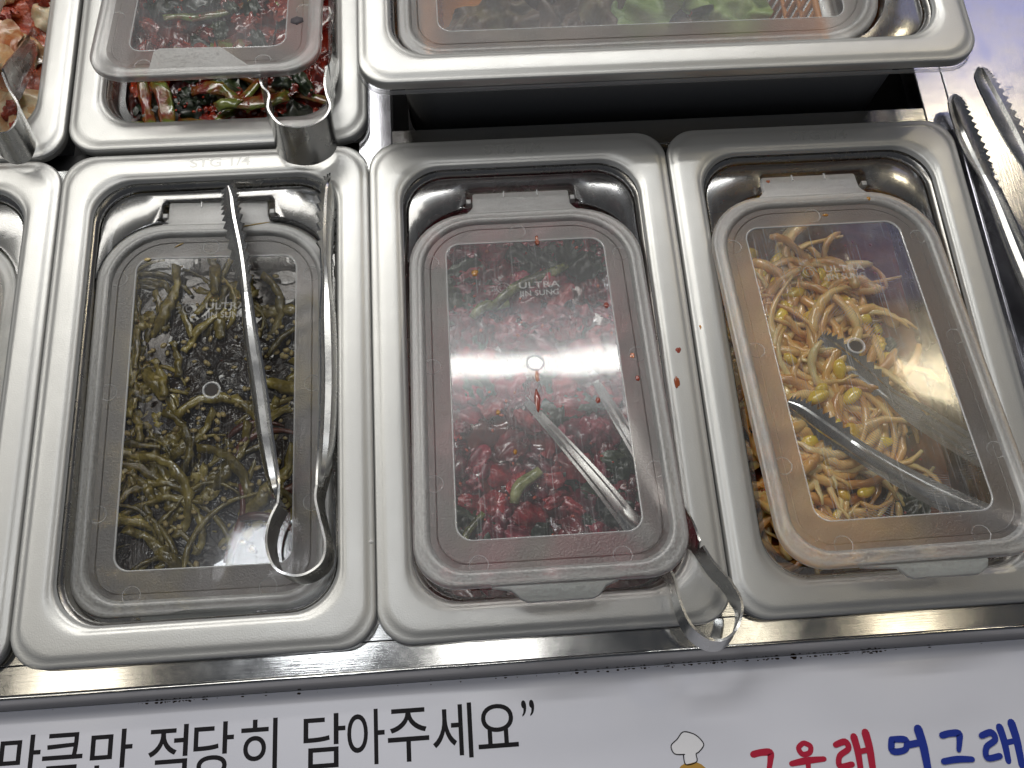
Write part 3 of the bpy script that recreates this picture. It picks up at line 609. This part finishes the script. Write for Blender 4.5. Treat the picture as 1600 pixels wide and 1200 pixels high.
def strand(L, r, bend, seed, seg=9, sides=6, flat_=1.0, taper=True, wig=0.2, jit=0.0):
    rr = random.Random(seed); pts = []; a = 0; x = y = 0; z = 0; rad = []
    c = bend * (rr.random() * 0.8 + 0.6) * rr.choice((-1, 1)); tip = not taper
    for i in range(seg):
        pts.append((x, y, z)); k = i / (seg - 1)
        rad.append(r * ((0.55 + 0.45 * math.sin(math.pi * min(1, k * 1.15 + 0.12))) if taper else min(1, (0.25 + 0.11 * i), 0.6 + 0.3 * (seg - 1 - i))) * rr.uniform(0.88, 1.1))
        a += c * (1 / seg) + rr.uniform(-wig, wig); x += L / seg * math.cos(a); y += L / seg * math.sin(a); z += rr.uniform(-0.35, 0.4) * r
    mx = sum(p[0] for p in pts) / seg; my = sum(p[1] for p in pts) / seg
    bm = tube([(p[0] - mx, p[1] - my, p[2]) for p in pts], rad, sides, flat_)
    if jit:
        for v in bm.verts: v.co += Vector((noise.noise(v.co * 0.35 + Vector((seed, 0, 0))), noise.noise(v.co * 0.35 + Vector((0, seed, 5))), 0.5 * noise.noise(v.co * 0.4 + Vector((9, 0, seed))))) * jit
    return fin(bm)
def scatter(name, meshes, mat, root, n, fn, seed=1, scale=(0.85, 1.2)):
    rr = random.Random(seed); out = []
    for me in meshes:
        if not me.materials: me.materials.append(mat)
    for i in range(n):
        p = fn(rr)
        if p is None: continue
        x, y, z, az, tx, ty = p
        o = link(name, rr.choice(meshes), None, root, (x, y, z), (tx, ty, az)); s = rr.uniform(*scale); o.scale = (s, s, s); out.append(o)
    return out
def merged(name, mesh_list, mat, root, n, fn, seed=2, kind=True):
    """many tiny bits joined into one stuff part"""
    rr = random.Random(seed); bm = bmesh.new()
    for i in range(n):
        p = fn(rr)
        if p is None: continue
        x, y, z, az, tx, ty = p; s = rr.uniform(0.7, 1.3)
        b = bm.verts[:]; k = len(b)
        tmp = bmesh.new(); tmp.from_mesh(rr.choice(mesh_list))
        tmp.transform(Matrix.Translation(Vector((x, y, z)) * MM) @ Matrix.Rotation(az, 4, 'Z') @ Matrix.Rotation(tx, 4, 'X') @ Matrix.Scale(s, 4))
        me = bpy.data.meshes.new('t'); tmp.to_mesh(me); tmp.free(); bm.from_mesh(me); bpy.data.meshes.remove(me)
    me = bpy.data.meshes.new(name)
    for f in bm.faces: f.smooth = True
    bm.to_mesh(me); bm.free(); o = link(name, me, mat, root); o['kind'] = 'stuff'; return o
def seedmesh(rx, ry, rz, n=3, sub=1): return [fin(blob(rx * (1 + .1 * k), ry, rz, 0.1, sub, k)) for k in range(n)]

# -- olive pickled stems in dark broth
S1 = empty('pickled_stems', 'olive green pickled stems and pale seeds in dark soy broth', 'pickled vegetables', (-81, 132, -38))
heap(0, 0, 60, 110, -1.6, 0.5, M['broth'], S1, 'broth', 3)
stems = [strand(L, r, b, 100 + i, 16, 8, f, True, 0.12, j) for i, (L, r, b, f, j) in enumerate([(40, 2.4, 1.0, 0.45, 1.6), (58, 1.7, 1.6, 0.6, 0.9), (30, 3.4, 0.8, 0.35, 2.2), (70, 1.5, 1.3, 0.7, 0.8), (24, 4.0, 0.5, 0.3, 2.6), (46, 2.8, 1.8, 0.4, 1.8), (38, 1.4, 2.2, 0.7, 0.6), (60, 2.0, 0.7, 0.5, 1.2), (26, 2.0, 1.5, 0.5, 1.0), (42, 3.2, 1.1, 0.35, 2.4), (20, 2.6, 0.6, 0.4, 1.5), (34, 1.1, 1.8, 0.8, 0.5)])]
def f_stem(rr):
    for _ in range(20):
        x = rr.uniform(-52, 52); y = rr.uniform(-100, 90)
        d = noise.noise(Vector((x * 0.028 + 3, y * 0.028, 1.5))) + 0.55 * (-x / 55) + 0.25 * rr.random() - 0.15 * (y > 60)
        if ((x - 10) / 30) ** 2 + ((y - 26) / 24) ** 2 < 1: continue
        if ((x - 12) / 30) ** 2 + ((y + 88) / 26) ** 2 < 1: continue
        if d > -0.05: break
    az = rr.gauss(1.7, 0.55) if x < -8 else rr.gauss(0.4, 0.7)
    return (x, y, rr.uniform(-5.5, 1.2), az, rr.uniform(-0.15, 0.15), rr.uniform(-0.1, 0.1))
scatter('stem', stems, M['stem_pickle'], S1, 135, f_stem, 5, (1.0, 1.4))
rs = [strand(40, 2.2, 0.8, 140 + i, 9, 7, 0.8) for i in range(3)]
scatter('reddish_stem', rs, M['red_stem'], S1, 9, lambda rr: (rr.uniform(5, 50), rr.uniform(-80, -10), rr.uniform(-2, 1), rr.uniform(0.4, 1.4), 0, 0), 8)
merged('seeds', seedmesh(1.7, 1.3, 0.5), M['seed'], S1, 230, lambda rr: (rr.uniform(-52, 52), max(-100, min(98, rr.gauss(5, 50))), rr.uniform(-1.0, 2.5), rr.uniform(0, 6), 0.2, 0), 9)
olf = [fin(crumple(rx, ry, 2.0, 2.6, 300 + i, 8)) for i, (rx, ry) in enumerate([(9, 3.2), (6, 4), (12, 2.6)])]
scatter('olive_leaf', olf, M['stem_pickle'], S1, 60, f_stem, 12)
# -- dark red leafy kimchi
S2 = empty('leafy_kimchi', 'dark red and magenta leafy kimchi with a few green stems, in the middle pan', 'kimchi', (81, 132, -34))
heap(0, 0, 60, 110, -4, 4.5, M['sauce_red'], S2, 'sauce', 11, 60, 0.07)
lv = [fin(crumple(rx, ry, am, fq, i + 1, 10)) for i, (rx, ry, am, fq) in enumerate([(9, 7, 3.2, 2.2), (12, 6, 3.4, 2.6), (7, 10, 3.0, 2.2), (6, 5, 2.4, 2.0), (13, 9, 4.2, 2.8), (8, 4, 2.6, 2.4)])]
def near(hx, hy, z0, z1, tl=0.5):
    return lambda rr: (rr.uniform(-hx, hx), rr.uniform(-hy, hy), rr.uniform(z0, z1), rr.uniform(0, 6.28), rr.uniform(-tl, tl), rr.uniform(-tl, tl))
lvm = [m.copy() for m in lv]; lvd = [m.copy() for m in lv]
scatter('red_leaf', lv, M['leaf_red'], S2, 120, near(52, 101, -3, 4), 21)
scatter('magenta_leaf', lvm, M['leaf_magenta'], S2, 110, near(52, 101, -3, 4), 22)
def f_dark(rr):
    c = rr.choice(((-38, 55), (-35, 50), (30, -62), (36, -70), (-30, 0), (10, 82), (30, 78), (-38, -70), (0, -80), (22, -10), (40, -50)))
    return (c[0] + rr.gauss(0, 8), c[1] + rr.gauss(0, 8), rr.uniform(0, 5), rr.uniform(0, 6.28), rr.uniform(-.4, .4), rr.uniform(-.4, .4))
scatter('dark_leaf', lvd, M['leaf_dark'], S2, 54, f_dark, 23)
gs = [fin(tube([(-L / 2 + L * k / 6, 2.5 * math.sin(k * .7), 1.2 * math.sin(k)) for k in range(7)], [r * (0.7 + 0.3 * math.sin(k / 2)) for k in range(7)], 8, 0.55)) for L, r in ((50, 3.4), (22, 3.4), (22, 2.2))]
for (x, y, a, i) in ((2, 56, 0.55, 0), (-20, 43, 0.5, 1), (-8, -56, 0.95, 1), (-36, -78, 1.2, 2)):
    link('green_stem', gs[i], M['green_stem'], S2, (x, y, 6.0), (0, 0, a))
merged('chili_flakes', seedmesh(1.0, 0.8, 0.3), M['flake'], S2, 70, near(52, 100, 4, 7), 24)
# -- bean sprouts
S3 = empty('bean_sprout_salad', 'seasoned bean sprouts with yellow heads heaped in orange sauce', 'bean sprouts', (243, 132, -46))
heap(0, 0, 60, 110, -6, 1.2, M['sauce_orange'], S3, 'sauce', 31, 40, 0.05)
sp = [strand(L * 1.0, r * 1.28, b * 1.3, 200 + i, 22, 8, 0.9, False, 0.16, 1.0) for i, (L, r, b) in enumerate([(70, 1.8, 3.0), (95, 1.6, 4.2), (58, 2.1, 2.0), (105, 1.7, 3.2), (80, 1.5, 5.0), (64, 2.0, 1.6), (100, 1.6, 3.8), (50, 2.2, 2.4), (80, 1.0, 4.2)])]
def hz3(x, y):  # height of the heap above the sauce
    return 15 * max(0, 1 - ((x + 8) / 52) ** 2) * max(0.12, 1 - ((y + 10) / 100) ** 2)
def f_spr(rr):
    for _ in range(30):
        x = rr.gauss(-14, 25); y = rr.uniform(-96, 66)
        if -52 < x < 26 and not (x > 10 and y < -70): break
    x = max(-50, min(26, x))
    return (x, y, hz3(x, y) * rr.uniform(0.35, 1.05) - 2, rr.uniform(0, 6.28), rr.uniform(-.25, .25), rr.uniform(-.25, .25))
scatter('sprout', sp, M['sprout'], S3, 230, f_spr, 33)
bn = []
for k in range(3):
    b = blob(5.4, 3.4, 2.7, 0.10, 2, k + 4)
    for v in b.verts:
        if abs(v.co.y) < 0.5 and v.co.z > 0: v.co.z -= 0.5
    bn.append(fin(b))
def f_bean(rr):
    x = rr.gauss(-8, 24); y = rr.uniform(-92, 78); x = max(-50, min(34, x))
    return (x, y, hz3(x, y) + rr.uniform(-2, 2), rr.uniform(0, 6.28), rr.uniform(-.5, .5), rr.uniform(-.4, .4))
scatter('bean_head', bn, M['bean'], S3, 84, f_bean, 35, (0.75, 1.25))
gl = [m.copy() for m in lv[:4]]
for m in gl: m.materials.clear()
scatter('green_leaf', gl, M['leaf_dark'], S3, 16, lambda rr: (rr.choice((-46, -44, 38, 34, 0, 28)) + rr.gauss(0, 4), rr.uniform(-95, 40), rr.uniform(-2, 8), rr.uniform(0, 6), 0.2, 0), 36, (0.6, 1.0))
merged('chili_flakes', seedmesh(0.8, 0.7, 0.3), M['flake'], S3, 160, lambda rr: (rr.uniform(-50, 45), rr.uniform(-98, 90), rr.uniform(-3, 10), rr.uniform(0, 6), 0, 0), 37)
# -- green onion kimchi
S4 = empty('green_onion_kimchi', 'glossy dark red kimchi of green onions and leaves, under the lifted flap', 'kimchi', (-81, 400, -24))
heap(0, 0, 60, 110, -4, 4.5, M['sauce_red'], S4, 'sauce', 41, 60, 0.07)
lv4 = [m.copy() for m in lv]; lv5 = [m.copy() for m in lv]
for m in lv4 + lv5: m.materials.clear()
M['leaf_glossy'] = m_food('glossy_red_leaf', [(0.3, (0.06, 0.004, 0.003)), (0.5, (0.30, 0.022, 0.010)), (0.78, (0.55, 0.08, 0.02))], 70, 0.12, 0.1, 0.6, 200, 1.0)
scatter('red_leaf', lv4, M['leaf_glossy'], S4, 130, near(52, 103, -2, 4), 42)
scatter('dark_leaf', lv5, M['leaf_dark'], S4, 60, near(52, 103, 1, 6), 43)
on = [fin(tube([(-L / 2 + L * k / 8, 4 * math.sin(k * .5 + i), 1.4 * math.sin(k + i)) for k in range(9)], [r * (0.75 + 0.25 * math.sin(k / 3)) for k in range(9)], 10, 0.32)) for i, (L, r) in enumerate([(52, 3.6), (40, 4.8), (60, 2.8), (30, 4.0)])]
for me in on:
    for v in me.vertices: v.co += Vector((0, noise.noise(v.co * 160), 0.6 * noise.noise(v.co * 200 + Vector((5, 0, 0))))) * 0.0022
t = NT('sauced_green_onion')
f = t.noise(55, 4, 0.6, dist=0.5)
M['onion'] = t.done(t.pr(col=t.ramp(f, [(0.38, (0.22, 0.012, 0.006)), (0.47, (0.22, 0.09, 0.012)), (0.55, (0.14, 0.18, 0.02)), (0.78, (0.42, 0.45, 0.12))]), rough=0.15, coat=0.9, cr=0.05, nrm=t.bump(t.noise(250, 3), 0.5, 0.0008)))
scatter('green_onion', on, M['onion'], S4, 22, lambda rr: (rr.uniform(-46, 48), rr.uniform(-100, 100), rr.uniform(-3, 4), rr.gauss(0.6, 0.9), 0.1, 0.1), 44)
for (x, y, a, i) in ((-41, -98, 2.0, 0), (-34, -97, 2.1, 1), (14, -94, 0.35, 1), (-6, -88, 2.7, 3)):
    link('green_onion', on[i], M['onion'], S4, (x, y, 9), (0, 0, a))
merged('chili_flakes', seedmesh(1.2, 0.9, 0.4), M['flake'], S4, 130, near(52, 103, 6, 9), 45)
# -- cabbage kimchi
S5 = empty('cabbage_kimchi', 'orange red cabbage kimchi with cream coloured pieces in the back corner pan', 'kimchi', (-245, 398, -24))
heap(0, 0, 60, 110, -2, 4, M['chili_paste'], S5, 'chili_paste', 51, 60, 0.08)
cb = [fin(crumple(rx, ry, 2.2, 1.3, i + 30, 10)) for i, (rx, ry) in enumerate([(15, 10), (11, 16), (17, 8), (9, 9)])]
scatter('cabbage_piece', cb, M['cabbage'], S5, 55, near(54, 104, 2, 8, 0.35), 52)
lv6 = [m.copy() for m in lv]
for m in lv6: m.materials.clear()
scatter('chili_clump', lv6, M['chili_paste'], S5, 130, near(54, 104, 3, 9), 53, (0.5, 0.9))
# -- pale radish
S6 = empty('radish_kimchi', 'pale radish pieces in cloudy liquid at the left edge of the photo', 'kimchi', (-243, 131, -40))
heap(0, 0, 60, 110, 0, 0.8, M['pale_broth'], S6, 'cloudy_liquid', 61, 30)
rd = [finb(box(-s, s, -4, 4, -2, 2, 0.8)) for s in (8, 11, 14)]
scatter('radish_piece', rd, M['radish'], S6, 60, near(50, 100, -2, 2, 0.2), 62)
# -- lettuce in an orange basket
S7 = empty('orange_basket', 'orange plastic slotted basket seen through the wide lid', 'basket', (147, 400, -25))
bm = box(-106, 106, -92, 92, -20, -18, 0); link('floor', fin(bm), M['basket'], S7)
for s in (-1, 1):
    for k in range(24):
        y = -88 + k * 7.65; link('basket_slat', fin(tube([(s * 104, y, -19), (s * 108, y, 5), (s * 111, y, 32)], 1.7, 5)), M['basket'], S7)
    for k in range(28):
        x = -102 + k * 7.55; link('basket_slat', fin(tube([(x, s * 92, -19), (x, s * 96, 5), (x, s * 99, 32)], 1.7, 5)), M['basket'], S7)
for z, k in ((33, 1.0), (18, 0.98), (3, 0.955)):
    link('basket_rim', fin(tube([(x * k, y * k, z) for x, y in rrect(-112, 112, -100, 100, 16, 16) + [rrect(-112, 112, -100, 100, 16, 16)[0]]], 2.2 if z == 33 else 1.5, 6)), M['basket'], S7)
lt = [fin(crumple(26, 20, 9, 1.8, 70 + i, 22, 4)) for i in range(5)]; lr = [m.copy() for m in lt]
S8 = empty('lettuce', 'bright green and brown red lettuce leaves piled in the orange basket', 'lettuce', (150, 400, -14))
scatter('green_leaf', lt, M['lettuce'], S8, 26, lambda rr: (rr.uniform(-5, 70), rr.uniform(-72, 60), rr.uniform(4, 26), rr.uniform(0, 6), rr.uniform(-.6, .6), rr.uniform(-.6, .6)), 72)
scatter('red_leaf', lr, M['lettuce_red'], S8, 24, lambda rr: (rr.uniform(-80, 25), rr.uniform(-72, 60), rr.uniform(4, 24), rr.uniform(0, 6), rr.uniform(-.6, .6), rr.uniform(-.6, .6)), 73)

# ------------------------------------------------------------------ spills
def drop(name, label, x, y, z, rx, ry, mat, rz=0.35, parent_flap=None, rot=0, seed=1):
    if parent_flap: rx *= 0.75; ry *= 0.8
    me = fin(blob(rx, ry, rz, 0.25, 3, seed, True))
    if parent_flap:
        m = parent_flap.parent.matrix_basis @ parent_flap.matrix_local @ Matrix.Translation(Vector((x, y, z)) * MM) @ Matrix.Rotation(rot, 4, 'Z')
        o = link(name, me, mat); o.matrix_world = m
    else: o = link(name, me, mat, None, (x, y, z), (0, 0, rot))
    return tag(o, label, 'sauce spot')
bpy.context.view_layer.update()
drop('sauce_drop', 'upper of two red drops on the flange between the kimchi and sprout lids', 153.1, 133.5, -0.1, 1.3, 1.6, M['drop_red'])
drop('sauce_drop', 'lower, smeared red drop on the flange between the kimchi and sprout lids', 150.2, 116.5, -0.1, 1.4, 2.9, M['drop_orange'], seed=2)
drop('sauce_drop', 'amber drop on the left flange of the bean sprout lid', 168.7, 145.7, -1.0, 2.6, 1.9, M['drop_amber'], 0.7, seed=3)
drop('sauce_drop', 'orange smudge in the seam between the two left front lids', 0.3, 24.0, -4.6, 2.2, 2.4, M['drop_orange'], seed=4)
drop('sauce_streak', 'long red drip below the vent of the middle window', -0.6, -114.5, -2.2, 1.9, 6.5, M['drop_red'], parent_flap=F2, seed=5)
drop('sauce_streak', 'faint upper part of the drip just under the vent of the middle window', 0.2, -101.5, -2.2, 1.3, 4.0, M['drop_faint'], 0.2, parent_flap=F2, seed=15)
drop('sauce_streak', 'short orange streak on the top edge of the middle window', 6.6, -19.5, -1.9, 1.4, 4.2, M['drop_orange'], parent_flap=F2, seed=6)
for k, (x, y, r, m, lb) in enumerate(((-26.8, -38.2, 2.0, 'drop_amber', 'amber ring shaped spot left of the lettering on the middle window'), (38.4, -62.5, 1.6, 'drop_red', 'red spot near the right edge of the middle window, right below the lettering'),
        (28.2, -116.6, 1.5, 'drop_red', 'small red spot right of the long drip on the middle window'), (47.6, -93, 1.5, 'drop_faint', 'orange smudge on the frosted border right of the middle vent'), (-19.7, -120, 1.2, 'drop_amber', 'tiny amber spot left of the long drip on the middle window'),
        (48.5, -106, 1.5, 'drop_red', 'red speck on the frosted border below the orange smudge'), (-13, -141, 1.2, 'drop_amber', 'tiny amber spot low in the middle window above the green stem'))):
    drop('sauce_spot', lb, x, y, -2.2 if abs(x) < 41 else -1.8, r, r * 1.25, M[m], 0.3, parent_flap=F2, seed=10 + k)
drop('sauce_spot', 'amber speck on the back rim of the bean sprout flap', 29, -5.5, 0.0, 1.6, 1.5, M['drop_amber'], 0.6, parent_flap=F3, seed=31)
drop('sauce_spot', 'orange speck on the hinge tab corner of the bean sprout flap', -22.5, 10, -0.3, 1.4, 1.3, M['drop_orange'], 0.6, parent_flap=F3, seed=32)
drop('sauce_spot', 'yellow speck on the frosted border behind the bean sprout window', 4, -13.5, -1.8, 2.0, 1.2, M['drop_amber'], 0.5, parent_flap=F3, seed=33)
for k, (x, y) in enumerate(((-8.2, 47.5), (-4.6, 47.7), (-1.9, 47.2))):
    tag(drop('water_bead', ('leftmost', 'middle', 'rightmost')[k] + ' of three water beads on the flange seam right of the tongs loop', x, y, -1.2, 1.0, 1.0, M['water'], 0.8, seed=40 + k), group='water beads on the seam')
# pickle remnants dropped by the jaws of the left tongs
for k, (x, y, rx, ry, a, lb) in enumerate(((20, -1.5, 8, 0.5, 0.15, 'thin pale shred on the flap rim right of the left tongs jaw'), (10, 8, 1.5, 1.8, 0, 'yellow crumb stuck to the hinge tab beside the left tongs jaw'),
        (-20, -12, 3.2, 0.4, 0.5, 'short pale shred behind the olive stem window'), (-36, -20, 1.8, 1.0, 0.2, 'brown seed at the back left corner of the olive stem window'), (14, -14, 1.5, 2.2, 0.2, 'yellow crumb beside the teeth of the left tongs jaw'),
        (13, -26, 1.6, 4.5, 0.3, 'wet pale seed husk at the end of the left jaw'))):
    m = F1.parent.matrix_basis @ F1.matrix_local @ Matrix.Translation(Vector((x, y, -0.2 if y > -8 else -1.8)) * MM) @ Matrix.Rotation(a, 4, 'Z')
    o = link('food_crumb', fin(blob(rx, ry, 0.6, 0.2, 2, 50 + k, True)), M['seed']); o.matrix_world = m; tag(o, lb, 'food crumb')
st = link('sticker', fin(prism([(-3.5, -1.5), (0, -3.4), (3.6, -1.2), (3.2, 2.2), (-0.4, 3.5), (-3.4, 1.6)], 0, 0.15)), M['sticker'])
st.matrix_world = FB.parent.matrix_basis @ FB.matrix_local @ Matrix.Translation(Vector((47, -163, -1.7)) * MM)
tag(st, 'small dark torn sticker on the lifted flap of the green onion kimchi', 'sticker')

# ------------------------------------------------------------------ banner below the front edge
BZ = -19
bm = bmesh.new(); pr = [(-15.5, BZ + 0.6), (-16.0, BZ), (-21.5, BZ), (-22.5, BZ), (-60, BZ), (-140, BZ), (-260, BZ)]
rows = [[bm.verts.new((x, y, z)) for y, z in pr] for x in range(-420, 421, 30)]
for a, b in zip(rows, rows[1:]):
    for k in range(len(pr) - 1): bm.faces.new((a[k], a[k + 1], b[k + 1], b[k]))
bmesh.ops.recalc_face_normals(bm, faces=bm.faces)
banner = tag(link('banner', fin(bm), M['paper']), 'white printed banner with black Korean lettering in front of the counter', 'banner')
def glyph(ch, x0, x1, y0, y1, mat, off=0.09, name='lettering'):
    me = text_mesh(ch, 20, 0.02, off)
    xs = [v.co.x for v in me.vertices]; ys = [v.co.y for v in me.vertices]
    if not xs: return
    sx = (x1 - x0) * MM / (max(xs) - min(xs)); sy = (y1 - y0) * MM / (max(ys) - min(ys)); mx, my = min(xs), min(ys)
    for v in me.vertices: v.co.x = (v.co.x - mx) * sx + x0 * MM; v.co.y = (v.co.y - my) * sy + y0 * MM; v.co.z += (BZ + 0.06) * MM
    link(name, me, mat, banner)
GL = [('만', -168.9, -151.1, -47.3, -25.9), ('큼', -150.1, -132.6, -47.3, -26.2), ('만', -129.3, -111.0, -47.8, -26.2), ('적', -103.9, -86.6, -48.3, -26.1), ('당', -84.1, -66.4, -48.8, -26.2), ('히', -63.2, -47.1, -48.8, -26.2),
      ('담', -35.5, -16.8, -48.8, -26.1), ('아', -16.0, 0.7, -48.8, -25.5), ('주', 2.1, 20.6, -48.8, -26.3), ('세', 22.2, 40.1, -49.0, -25.7), ('요', 42.5, 60.6, -45.9, -27.2), ('”', 62.8, 68.7, -33.5, -26.5)]
for g in GL: glyph(*g, M['ink'])
BRUSH_Z = [0.0]
def brush(strokes, mat, name='brush_lettering'):
    for s in strokes:
        BRUSH_Z[0] = (BRUSH_Z[0] + 0.03) % 0.5; zb = BZ + 0.1 + BRUSH_Z[0]
        pts = crom([(x, y, 0, w) for x, y, w in s], 5); bm = bmesh.new(); L = []
        for i, p in enumerate(pts):
            a = Vector(pts[min(i + 1, len(pts) - 1)][:2]) - Vector(pts[max(i - 1, 0)][:2])
            nrm = Vector((-a.y, a.x)).normalized() * p[3] / 2
            L.append((bm.verts.new((p[0] + nrm.x, p[1] + nrm.y, zb)), bm.verts.new((p[0] - nrm.x, p[1] - nrm.y, zb))))
        for a, b in zip(L, L[1:]): bm.faces.new((a[0], a[1], b[1], b[0]))
        for end, sgn in ((0, 1), (-1, -1)):
            p = pts[end]; w = p[3] * 0.47; zc = zb + (0.01 if end else 0.02); c = bm.verts.new((p[0], p[1], zc)); ring = [bm.verts.new((p[0] + w * math.cos(k * .628), p[1] + w * math.sin(k * .628), zc)) for k in range(10)]
            for k in range(10): bm.faces.new((c, ring[k], ring[(k + 1) % 10]))
        bmesh.ops.recalc_face_normals(bm, faces=bm.faces)
        if sum(f.normal.z for f in bm.faces) < 0: bmesh.ops.reverse_faces(bm, faces=bm.faces)
        link(name, fin(bm, smooth=False), mat, banner)
def brush_rel(x, y, sc, strokes, mat, **k): brush([[(x + a * sc, y + b * sc, w * sc * (1.3 if w > 1 else 1)) for a, b, w in s] for s in strokes], mat, **k)
GEU = [[(0, 0, 2.4), (4, 0.6, 2.4), (8.2, 0.2, 2.6), (7.8, -3, 2.2), (6.5, -7, 1.8)], [(-2, -11.5, 2.2), (5, -11, 2.4), (12, -11.5, 2)]]
UN = [[(4, 1.2, 1.8), (1.6, -0.8, 1.9), (3, -3.6, 1.9), (6.5, -3.2, 1.9), (7.4, -0.4, 1.9), (4.6, 1.3, 1.8)], [(-3, -7.4, 1.9), (4, -6.6, 2.4), (13, -6.4, 1.8)], [(5, -7, 2), (4.6, -11, 1.6)], [(-1, -11, 2), (-0.6, -15.5, 2), (10, -15.5, 2)]]
RAE = [[(0, 0, 2), (4.6, 1, 2.2), (5.6, -2, 2), (1, -4.8, 2), (0.4, -9, 2), (6, -8.6, 2)], [(9.0, 2.8, 2.6), (9.6, -3, 2.4), (9.4, -11, 2)], [(10, -3.6, 1.8), (13.5, -3.2, 1.8)], [(14.6, 4.2, 2.8), (15.2, -3, 2.6), (14.8, -13, 2.2)]]
MEO = [[(1, 1.2, 2.2), (0.4, -3.4, 2.2), (6, -3.2, 2), (7, 0.6, 2.2), (1, 1.2, 2)], [(8, -1.4, 2.2), (12, -1, 2.2)], [(13.4, 4.6, 3), (14.2, -3, 2.8), (14, -13, 2.4)]]
brush_rel(165.5, -56.6, 0.95, GEU, M['ink_red']); brush_rel(185.0, -54.6, 0.95, UN, M['ink_red']); brush_rel(203.5, -55.2, 1.0, RAE, M['ink_red'])
brush_rel(228.5, -56.0, 1.05, MEO, M['ink_blue']); brush_rel(253, -54.6, 0.95, GEU, M['ink_blue']); brush_rel(271, -56.0, 1.05, RAE, M['ink_blue'])
# plain chef hat emblem with a simple tan head under it
hat = [(0, 0, .45), (-4.5, 0.6, .45), (-5.6, 4, .45), (-2.5, 6.6, .45), (0.5, 9.4, .45), (4.5, 8.6, .45), (7.4, 6.6, .45), (9.2, 3.4, .45), (6.6, 0.6, .45), (5.2, -0.2, .45), (5.0, -3.4, .45), (0, -4.2, .45), (-0.6, 0, .45)]
bmh = bmesh.new(); bmh.faces.new([bmh.verts.new((134.6 + x, -54.4 + y, BZ + 0.07)) for x, y, _ in reversed(hat[:-1])])
bmesh.ops.triangulate(bmh, faces=bmh.faces[:]); link('hat_emblem_fill', fin(bmh, smooth=False), M['white_ink'], banner)
brush_rel(134.6, -54.4, 1.0, [hat], M['ink'], name='hat_emblem')
bmh = bmesh.new(); bmh.faces.new([bmh.verts.new((137.0 + 7.8 * math.cos(a * .3142), -65.0 + 7.4 * math.sin(a * .3142), BZ + 0.04)) for a in range(20)])
link('head_emblem', fin(bmh, smooth=False), M['ink_tan'], banner)
# black grime specks along the banner's upper edge
rr = random.Random(77); bm = bmesh.new()
for k in range(190):
    x = rr.choice((rr.uniform(-165, 300), rr.uniform(80, 240), rr.uniform(110, 240), rr.gauss(185, 30), rr.gauss(-92, 8))); r = abs(rr.gauss(0, 0.24)) + 0.08
    tmp = blob(r * rr.uniform(1, 2.4), r, 0.25, 0.2, 1, k, True); me = bpy.data.meshes.new('t'); bmesh.ops.translate(tmp, verts=tmp.verts, vec=(x, -15.9 - abs(rr.gauss(0, 0.35)), BZ + 0.03)); tmp.to_mesh(me); tmp.free(); bm.from_mesh(me); bpy.data.meshes.remove(me)
tag(link('grime', fin(bm), M['grime']), 'black grime specks along the top edge of the white banner', 'grime', kind='stuff')
